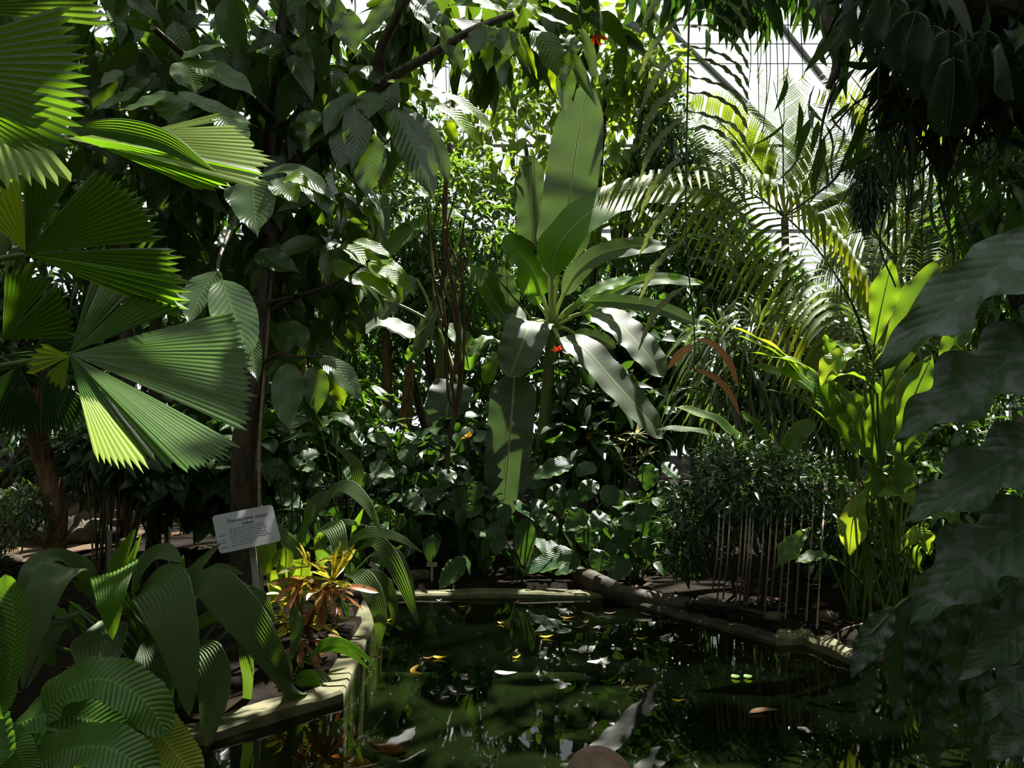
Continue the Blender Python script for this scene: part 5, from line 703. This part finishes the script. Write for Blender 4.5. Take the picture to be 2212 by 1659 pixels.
for i in range(13):
    x = 880 + i * 25 + random.uniform(-10, 10); y0, y1 = random.uniform(60, 160), random.uniform(480, 720); Y = random.uniform(7.4, 7.9)
    mb = MB(); tube(mb, pts([(x, y0), (x + random.uniform(-25, 25), y0 * .6 + y1 * .4), (x + random.uniform(-25, 25), y1)], Y), [.004, .003], 5, 12); mb.build('stem', M['lbark'], vc)
mb = MB(); tube(mb, [(-.35, 7.6, .03), W(980, 900, 7.6), W(990, 700, 7.6), W(960, 480, 7.6), W(985, 150, 7.7)], [.03, .02], 7, 20, bump=.08); mb.build('stem', M['lbark'], vc)
# bare twining stems
bs = thing('twining_shrub', 'bare brown twining stems fanning up from one point, left of the banana plant', 'shrub', (-.42, 6.5, float(gz(-.42, 6.5))))
J = (985, 885)
mb = MB(); tube(mb, [(-.45, 6.5, .03), W(965, 1000, 6.5), W(*J, 6.5)], [.03, .02], 8, 8, bump=.15); mb.build('trunk', M['lbark'], bs)
for sp in ([J, (968, 850), (962, 700), (950, 600), (935, 520), (945, 440)], [J, (975, 820), (965, 720), (985, 620), (965, 540), (975, 470)], [J, (992, 800), (985, 700), (955, 600), (960, 500)], [J, (998, 830), (990, 740), (968, 650), (940, 560), (930, 480)], [(985, 690), (1000, 620), (985, 560), (965, 500), (990, 400)], [J, (1000, 800), (1003, 640), (995, 560), (1005, 460)], [(965, 720), (945, 640), (930, 560), (925, 450)], [(990, 600), (1010, 560), (1000, 500)]):
    mb = MB(); tube(mb, pts(sp, 6.45), [.011, .006], 6, 24, bump=.08); mb.build('stem', M['lbark'], bs)
# background palms
def bgpalm(lab, base, top, fr, mat='palm', L=.5, w=.03, n=30, r=.06, crown=None):
    b = (*base, float(gz(*base))); o = thing('palm', lab, 'palm', b); t = W(*top); mb = MB(); tube(mb, [b, (np.array(b) + t) / 2 + np.array((.05, 0, 0)), t], [r, r * .7], 9, 16, bump=.05); mb.build('trunk', M['lbark'], o)
    for sp in fr:
        P = pts(sp[0], sp[1]); d = sp[2] if len(sp) > 2 else 1; T = nrm(P[-1] - P[0]); S = nrm(np.cross(T, (0, -1, .05))); l = L * d
        pinnate(o, mat, [t] + list(P), n, [lambda q, s=s: (S * s * l * .35 + T * .1, S * s * l * .75 * ws(q) + T * .18 + np.array((0, -.03, -.02)), S * s * l * ws(q) + T * .22 + np.array((0, -.05, -.16 * l))) for s in (1, -1)], w, rach=.014, t0=.22)
bgpalm('sunlit yellow-green palm with upright fronds in front of the white glass', (3.2, 9.6), (1695, 470, 9.4), [([(1692, 380), (1690, 280), (1670, 170)], 9.3), ([(1740, 400), (1770, 320), (1800, 300)], 9.2), ([(1650, 380), (1560, 270), (1480, 235)], 9.3), ([(1755, 430), (1800, 350), (1850, 340)], 9.4, .8), ([(1640, 420), (1580, 330), (1540, 290)], 9.5, .8), ([(1720, 330), (1740, 240), (1760, 180)], 9.6, .9), ([(1760, 460), (1820, 440), (1850, 480)], 9.3, .7)], mat='sunpalm', L=.52, n=40, w=.042)
bgpalm('palm with drooping fronds high at the right behind the feathery creeper', (4.3, 9.0), (1860, 420, 9.0), [([(1900, 340), (1890, 240), (1820, 140)], 9.0), ([(1930, 380), (2010, 320), (2080, 340)], 8.9), ([(1900, 300), (1960, 200), (2000, 150)], 8.9), ([(1930, 430), (2000, 440), (2050, 520)], 8.8), ([(1850, 330), (1840, 250), (1760, 230)], 9.1, .8)], L=.6, n=34)
bgpalm('shaded palm behind the paddle leaves at the right', (4.0, 8.0), (1960, 640, 8.0), [([(1920, 540), (1850, 500), (1770, 560)], 7.9), ([(1960, 520), (1960, 440), (1920, 400)], 8.0), ([(2010, 560), (2080, 500), (2150, 540)], 7.9), ([(2020, 620), (2100, 600), (2160, 660)], 7.9), ([(1900, 600), (1830, 590), (1780, 650)], 7.9)], mat='strap', L=.55, n=34)
bgpalm('slender shaded palm left of centre behind the smaller banana plant', (-1.5, 9.3), (830, 660, 9.3), [([(880, 640), (930, 660), (960, 720)], 9.2), ([(790, 640), (740, 670), (700, 740)], 9.2), ([(830, 600), (800, 560), (760, 560)], 9.3), ([(850, 620), (890, 590), (930, 600)], 9.2)], mat='dark', L=.4, n=24, r=.07)
# bamboo canes at the right
bb = thing('bamboo_clump', 'clump of pale upright bamboo canes at the right behind the lobed fern', 'bamboo', (4.6, 8.3, float(gz(4.6, 8.3))))
for i in range(16):
    x = 1930 + i * 13 + random.uniform(-5, 5); Y = 8.2 + random.uniform(-.25, .25); e = W(x + random.uniform(-30, 30), 330, Y); s = W(x, 1000, Y); s[2] = .05
    mb = MB(); tube(mb, [s, (s + e) / 2, e], [.022, .016], 8, 18); mb.build('cane', M['brib' if i % 3 == 0 else 'stem'], bb)
mb = MB(); cluster(mb, T_LANCE, 420, W(2060, 480, 8.1), (.7, .4, .6), .2, .8); cluster(mb, T_LANCE, 200, W(2050, 700, 8.0), (.6, .3, .3), .2, .8); mb.build('foliage', M['mid'], bb)
# tree ferns and plants with looks of their own
vp = thing('variegated_shrub', 'cream-white variegated shrub glowing in the sun behind the far bank aroids', 'shrub', (1.02, 6.9, float(gz(1.02, 6.9))))
for x, y in ((1355, 960), (1330, 1000), (1390, 990), (1350, 1020), (1310, 970), (1375, 940)):
    c = W(x, y, 6.7); mb = MB(); tube(mb, [(1.02, 6.9, .03), W(x, y + 60, 6.75), c], [.008, .005], 6, 8); mb.build('stem', M['stem'], vp); rosette(vp, M['pale'], c, 16, .16, .02, (-10, 70), .25, 'lance', nv=5)
for nm, lab, base, fl, mat, hs in (('torch_ginger', 'red flower head on a dark stalk just below the banana crown', (.45, 6.8), (1205, 758, 6.6), 'flower', 14), ('yellow_flower', 'yellow flower spike low behind the banana stem, right of the hanging leaf', (.65, 6.8), (1275, 950, 6.7), 'yflower', 12), ('yellow_flower', 'yellow flower spike left of the hanging dark banana leaf', (-.2, 6.9), (1012, 945, 6.8), 'yflower', 12), ('red_flower', 'red tubular flower hanging among the cacao leaves at the top', (.45, 4.2), (1284, 80, 4.0), 'flower', 5)):
    c = W(*fl); top = fl[1] < 200; b = c + np.array((0, 0, .5)) if top else np.array((*base, float(gz(*base)))); o = thing(nm, lab, 'flower', tuple(b)); mb = MB(); tube(mb, [b, (b + c) / 2 + np.array((.02, 0, 0)), c], [.006, .004], 6, 10); mb.build('stem', M['dstem'], o)
    rosette(o, M[mat], c, hs, .06 if not top else .07, .024, (-60 if top else -10, 10 if top else 85), .1, 'spoon', nv=5, name='petal')
for lab, base, p in (('dead fibrous trunk standing in the shade behind the twining stems', (-1.02, 8.4), [(885, 785), (880, 880), (874, 960)]), ('slim fibrous trunk right behind the cacao trunk', (-2.35, 7.4), [(650, 640), (648, 760), (645, 980)]), ('thin bare trunk under the banana crown', (.42, 7.7), [(1195, 800), (1185, 900), (1180, 1000)])):
    mb = MB(); Y = base[1]; e = pts(p, Y); tube(mb, [(e[2][0], Y, float(gz(e[2][0], Y)) - .03)] + list(e[::-1]), [.085, .07, .05], 10, 18, bump=.15); tag(mb.build('bare_tree', M['fibre']), lab, 'tree')
for lab, x, Y, dark in (('dark thin trunk between the large sunlit frond and the cacao trunk', 330, 6.4, 1), ('second dark trunk behind the large sunlit frond', 270, 7.2, 1)):
    mb = MB(); e = W(x + 10, 500, Y); s = W(x, 900, Y); s[2] = .02; tube(mb, [s, (s + e) / 2, e], [.06, .045], 9, 16, bump=.08); tag(mb.build('slender_tree', M['bark']), lab, 'tree')
sg = thing('cane_plant', 'clump of dark upright canes in the shade behind the palm grass', 'plant', (-2.75, 5.9, float(gz(-2.75, 5.9))))
for i in range(22):
    x = 180 + i * 7 + random.uniform(-8, 8); e = W(x + random.uniform(-40, 40), random.uniform(900, 1000), 5.9 + random.uniform(-.2, .2)); s = W(235 + (x - 250) * .5, 1200, 5.9 + random.uniform(-.1, .1)); s[2] = .04
    mb = MB(); tube(mb, [s, (s + e) / 2 + np.array((.01, 0, .03)), e], [.008, .005], 6, 8); mb.build('cane', M['lbark' if i % 4 == 0 else 'dstem'], sg)
mb = MB(); cluster(mb, T_LANCE, 80, W(250, 960, 5.9), (.35, .2, .2), .22, .6); mb.build('foliage', M['dark'], sg)
# ------------------------------------------------------------------ plant sign, labels and posts
o0 = W(533, 1142, 4.0); u = np.array((112 * 4 / F, .138, 16 * 4 / F)); v = np.array((30 * 4 / F, -.083, -74 * 4 / F)); uw, vh = np.linalg.norm(u), np.linalg.norm(v); u, v = u / uw, nrm(v - (v @ (u / uw)) * (u / uw)); n_ = -np.cross(u, v)
if n_[1] > 0: n_ = -n_
Rm = np.stack([u, v, n_], 1)
sgn = thing('plant_sign', 'grey rounded plant sign naming the cacao tree, on a metal stake among the palm grass', 'sign', (-1.24, 4.02, .07))
mb = MB(); rr = .018; ou = []
for cx, cy, a0 in ((1, -1, -90), (1, 1, 0), (-1, 1, 90), (-1, -1, 180)):
    for a in np.radians(np.linspace(a0, a0 + 90, 7)): ou.append((cx * (uw / 2 - rr) + rr * math.cos(a), cy * (vh / 2 - rr) + rr * math.sin(a)))
ou = np.array(ou); m = len(ou)
top = np.array([o0 + Rm @ np.array((a, b, .003)) for a, b in ou]); bot = np.array([o0 + Rm @ np.array((a, b, -.003)) for a, b in ou]); j = np.arange(m); jn = (j + 1) % m
V = np.vstack([top, bot, o0 + n_ * .003, o0 - n_ * .003]); mb.add(V, np.vstack([np.stack([j, jn, jn + m, j + m], 1), np.stack([j, jn, 0 * j + 2 * m, 0 * j + 2 * m], 1), np.stack([jn + m, j + m, 0 * j + 2 * m + 1, 0 * j + 2 * m + 1], 1)]))
pl = mb.build('plate', M['plate'], sgn, False)
def text(s, a, b, size, par, bold=0):
    f = bpy.data.curves.new('lettering', 'FONT'); f.body = s; f.size = size; f.align_x = 'CENTER'; f.align_y = 'CENTER'; f.extrude = .0004; f.offset = bold; f.materials.append(M['ink'])
    tmp = bpy.data.objects.new('lettering', f); C.objects.link(tmp); bpy.context.view_layer.update(); me = bpy.data.meshes.new_from_object(tmp.evaluated_get(bpy.context.evaluated_depsgraph_get())); bpy.data.objects.remove(tmp)
    o = bpy.data.objects.new('lettering', me); C.objects.link(o); o.parent = par
    from mathutils import Matrix
    R3 = Matrix((Vector(u), Vector(-v), Vector(n_))).transposed(); o.matrix_local = Matrix.Translation(Vector(o0 + Rm @ np.array((a, b, .0036)) - LOC[par.name])) @ R3.to_4x4(); return o
text('Theobroma cacao', .012, -vh * .27, .027, pl, .0004); text('Kakao', .012, -vh * .15, .022, pl, .0004)
mb = MB(); random.seed(5)
for row in range(8):
    b = -vh * .06 + row * .0125
    if row in (2, 4, 5, 7): box(mb, o0 + Rm @ np.array((-uw * .40, b, .0034)), (random.uniform(.018, .032), .0028, .0008), Rm)
    x = -uw * .28
    while x < uw * (.30 if row < 6 else .05):
        l = random.uniform(.006, .02); box(mb, o0 + Rm @ np.array((x + l / 2, b, .0034)), (l, .0028, .0008), Rm); x += l + .004
mb.build('small_print', M['ink'], pl, False)
mb = MB(); P = [o0 + Rm @ np.array((.014, .03, -.008)), W(547, 1200, 4.03), W(553, 1260, 4.02), np.array((-1.26, 4.02, .02))]; P = resample(spline(P, 20), 12)
w_ = .016; S = np.tile((w_, .002, 0), (12, 1)); Nn = np.tile((0, .004, 0), (12, 1)); V = np.stack([P - S - Nn, P + S - Nn, P + S + Nn, P - S + Nn, P - S - Nn], 1); mb.add(V, grid_q(11, 4)); mb.build('stake', M['plate'], sgn, False)
for lab, px, py, Y, tilt in (('small pale T-shaped plant label at the far kerb beside the big leaf', 933, 1219, 5.7, .0), ('tilted small T-shaped plant label at the far left corner of the pond', 808, 1222, 5.65, .45)):
    c = W(px, py, Y); ct_, s_ = math.cos(tilt), math.sin(tilt); R3 = np.array(((ct_, 0, s_), (0, 1, 0), (-s_, 0, ct_))); foot = c - R3 @ np.array((0, 0, .2)); foot = c + (foot - c) * ((c[2] - .04) / max(.02, c[2] - foot[2]))
    o = thing('plant_label', lab, 'label', tuple(foot)); mb = MB(); box(mb, c, (.075, .006, .032), R3); mb.build('plate', M['tag'], o, False)
    mb = MB(); tube(mb, [c + np.array((0, .004, 0)), foot], [.008, .008], 4); mb.build('stake', M['tag'], o, False)
for lab, px, y0, Y, r in (('round metal post standing upright among the palm grass leaves', 237, 1146, 4.3, .0125), ('thin metal rod in the shade behind the palm grass', 366, 1138, 5.0, .006)):
    c = W(px, y0, Y); f = W(px - 4, 1300, Y); f[2] = .02; mb = MB(); tube(mb, [f, c], [r, r], 12); tag(mb.build('metal_post', M['metal']), lab, 'post')
# ------------------------------------------------------------------ pond: floating leaves, log, rock, fish
FL = [((1092, 1455), 50, 12, -12, 'pale', 'pale pink floating leaf, the brightest in the middle of the pond'), ((1286, 1430), 38, 11, 14, 'pale', 'pale floating leaf right of the brightest one, tip curled up'), ((950, 1421), 34, 10, -10, 'yflower', 'yellow and white floating leaf in the left part of the pond'), ((925, 1422), 26, 5, 4, 'dead', 'brown leaf touching the yellow and white leaf at the left'), ((1180, 1376), 32, 6, 4, 'yflower', 'slim yellow floating leaf in mid pond'), ((1082, 1346), 16, 6, -20, 'yflower', 'small yellow floating leaf left of mid pond'),
      ((1250, 1356), 22, 5, 5, 'dead', 'small tan floating leaf in front of the log'), ((1226, 1335), 32, 4, -8, 'yflower', 'thin yellow floating leaf nearest the log'), ((1266, 1344), 14, 4, 15, 'dead', 'tiny brown floating leaf beside the thin yellow leaf at the log'), ((1115, 1301), 14, 6, 20, 'dead', 'tan curled leaf floating near the far kerb, mid way'), ((1148, 1310), 16, 5, 0, 'dead', 'tan leaf floating right of the curled one near the far kerb'), ((1000, 1311), 22, 4, 0, 'yflower', 'thin yellow leaf floating below the big leaning aroid leaf'), ((949, 1297), 13, 6, 0, 'pale', 'pale heart-like leaf floating in front of the label stake'),
      ((1466, 1514), 28, 6, -10, 'yflower', 'bright yellow floating leaf right of centre near the camera'), ((1302, 1367), 36, 3, 0, 'dead', 'long thin olive leaf floating in mid pond'), ((1305, 1355), 20, 4, 0, 'dead', 'faint brown leaf floating behind the long thin olive leaf'), ((1318, 1325), 28, 3, 0, 'dead', 'faint olive leaf floating close to the log end'), ((1386, 1380), 26, 4, -5, 'yflower', 'faint yellow leaf floating under the stilt-root shrub'), ((1490, 1394), 24, 5, 0, 'dead', 'tan leaf floating off the right bank under the hanging roots'), ((1116, 1420), 20, 4, 25, 'yflower', 'small yellow leaf floating above the brightest pale leaf'),
      ((850, 1278), 26, 5, 0, 'pale', 'white leaf floating against the far kerb at its left end'), ((1002, 1282), 18, 3, -8, 'dead', 'olive leaf floating against the far kerb beside the leaning leaf'), ((1470, 1318), 30, 3, 0, 'dead', 'thin leaf floating along the right bank kerb'), ((1695, 1416), 12, 5, 0, 'dead', 'small brown leaf floating below the right concrete corner'), ((815, 1420), 26, 4, 0, 'dead', 'olive leaf floating beside the dipping palm grass tip'), ((838, 1340), 16, 5, 10, 'yflower', 'small yellow leaf floating behind the croton leaf tip'), ((1310, 1421), 10, 3, 0, 'dead', 'tiny brown leaf floating behind the curled pale leaf')]
for (px, py), w, h, ang, mat, lab in FL:
    Y = 1.444 * F / (py - CY); c = W(px, py, Y); c[2] = .006; a = math.radians(ang); L = w * Y / F; mb = MB(); d = np.array((math.cos(a), math.sin(a) * 1.3, 0)); wd = min(L * .5, max(.018, h * Y / F * 2.4))
    ribbon(mb, [c - d * L / 2 + np.array((0, 0, .006)), c, c + d * L / 2 + np.array((0, 0, .012))], wd, 'ell', hint=(0, 0, 1), nv=10, nu=4, fold=.12, t=.7); tag(mb.build('floating_leaf', M['fpale' if mat == 'pale' else mat]), lab, 'leaf', 'leaves floating on the pond')
Y = 1.444 * F / (1450 - CY); mb = MB(); ribbon(mb, [W(905, 1436, Y + .06) * (1, 1, 0) + (0, 0, .02), W(891, 1447, Y) * (1, 1, 0) + (0, 0, .006), W(912, 1458, Y - .05) * (1, 1, 0) + (0, 0, .01)], .03, 'ell', hint=(0, -.3, 1), nv=10, nu=4, t=.7); tag(mb.build('floating_leaf', M['yflower']), 'crescent-shaped yellow leaf floating at the left of the pond', 'leaf', 'leaves floating on the pond')
Y = 1.444 * F / (1537 - CY); c = W(1648, 1537, Y); c[2] = .008; mb = MB(); ribbon(mb, [c - (.065, .02, 0), c + (0, 0, .004), c + (.065, -.01, .01)], .05, 'ell', hint=(0, 0, 1), nv=12, nu=4, t=.8); tag(mb.build('floating_leaf', M['dead']), 'large brown leaf floating at the right near the camera', 'leaf', 'leaves floating on the pond')
Y = 1.444 * F / (1463 - CY); gp = thing('floating_plant', 'small green two-leaved water plant floating at the right of the pond', 'plant', tuple(W(1600, 1463, Y) * (1, 1, 0)))
for dx in (-14, 13):
    c = W(1603 + dx, 1463, Y); c[2] = .008; mb = MB(); ribbon(mb, [c - (.022, 0, 0), c, c + (.022, .005, .004)], .05, 'ovate', hint=(0, 0, 1), nv=8, nu=4, t=.5); mb.build('leaf', M['grassy'], gp)
lg_ = thing('fallen_log', 'dark fallen log lying from the far bank down along the right pond edge', 'log', (.55, 5.6, .06))
mb = MB(); tube(mb, [W(1248, 1243, 5.75), W(1290, 1258, 5.55), W(1350, 1285, 5.35), W(1450, 1303, 5.2), W(1560, 1318, 5.05), W(1660, 1342, 4.85)], [.07, .062, .055, .05], 12, 34, bump=.09); mb.build('log', M['log'], lg_)
mb = MB(); tube(mb, [W(1290, 1258, 5.55), W(1310, 1278, 5.48), W(1330, 1290, 5.42)], [.04, .02], 8, 8, bump=.1); mb.build('branch_stub', M['log'], lg_)
c = W(1298, 1660, 2.85); c[2] = -.01; mb = MB(); blobm(mb, c, (.14, .16, .168), 28, 18, .06, 1.6, seed=4); tag(mb.build('rock', M['rock']), 'smooth reddish rock breaking the water at the bottom edge', 'rock')
for lab, px, py, s in (('orange fish swimming under the palm grass tips near the bottom edge', 835, 1620, 1.0), ('second orange fish at the bottom edge, left of the other', 770, 1652, .8)):
    Y = 1.53 * F / (py - CY); c = W(px, py, Y); c[2] = -.07; o = thing('orange_fish', lab, 'fish', tuple(c), 'orange fish in the pond'); mb = MB(); d = nrm((1, -.5, 0)); Lf = .2 * s; tt = np.linspace(0, 1, 14)
    P = c + (tt[:, None] - .5) * Lf * -d; tube(mb, P, Lf * .14 * (np.sin(PI * tt ** .7) ** .8 + .03), 10); bd = mb.build('body', M['koi'], o)
    e = P[-1]; mb = MB(); ribbon(mb, [e, e - d * Lf * .14, e - d * Lf * .28], Lf * .2, 'spoon', hint=(0, 0, 1), nv=6, nu=4); mb.build('tail_fin', M['koi'], o)
    for sd in (-1, 1): q = c + d * Lf * .12; z = np.array((d[1], -d[0], 0)) * sd; mb = MB(); ribbon(mb, [q + z * Lf * .1, q + z * Lf * .2 - d * .02, q + z * Lf * .28 - d * .05], Lf * .09, 'spoon', hint=(0, 0, 1), nv=5, nu=2); mb.build('side_fin', M['koi'], o)
# rocks along the path and at the kerb, litter on the soil
for i, (px, py, Y, s, lab) in enumerate(((120, 1092, 6.9, .26, 'large mossy stone bordering the sandy path'), (90, 1080, 7.3, .2, 'mossy stone behind the large one at the path'), (160, 1098, 6.9, .18, 'mossy stone right of the large one at the path'), (205, 1100, 7.0, .2, 'rightmost mossy stone of the path border'), (40, 1085, 7.2, .22, 'mossy stone at the far left of the path border'), (905, 1252, 5.72, .075, 'pale pitted stone at the far kerb left of the label stake'), (828, 1252, 5.65, .04, 'small pale stone at the left end of the far kerb'), (12, 1192, 6.1, .1, 'sunlit pale stone on the path by the left edge'), (1885, 1268, 5.1, .09, 'grey stone behind the paddle leaf stalks'), (1670, 1330, 4.75, .05, 'brown stone on the right bank at the shrub roots'), (1785, 1345, 4.7, .06, 'tan stone on the right bank near the concrete corner'))):
    c = W(px, py, Y); g_ = float(gz(c[0], c[1])); c[2] = g_ + s * .3; mb = MB(); blobm(mb, c, (s * 1.1, s * .8, s * .6), 16, 10, .14, 1.8, seed=i * 1.7); tag(mb.build('stone', M['stone']), lab, 'stone', 'stones on the banks')
mb = MB(); tube(mb, [W(840, 1258, 5.62), W(862, 1260, 5.6)], [.025, .022], 9, 6, bump=.1); tag(mb.build('wood_piece', M['bark']), 'short dark piece of wood lying at the left end of the far kerb', 'wood')
mb = MB(); n = 1500; P = np.stack([rng.uniform(-6, 6, n), rng.uniform(3, 11, n), np.zeros(n)], 1); P = P[~inside(P[:, 0], P[:, 1], OUT)]; n = len(P); P[:, 2] = gz(P[:, 0], P[:, 1]) + .015
scat(mb, T_ELL, P, rndir(n) * (1, 1, .15), rndir(n) * .35 + np.array((0, 0, 1)), rng.uniform(.06, .16, n)); tag(mb.build('leaf_litter', M['dead']), 'brown fallen leaves scattered on the dark soil of the banks', 'leaf litter', kind='stuff')
tw = thing('fallen_twig', 'bent pale twig leaning from the right bank into the water', 'twig', tuple(W(1870, 1345, 4.6))); mb = MB(); tube(mb, [W(1872, 1346, 4.6), W(1820, 1360, 4.5), W(1766, 1398, 4.43)], [.006, .003], 6, 10); mb.build('stick', M['root'], tw)
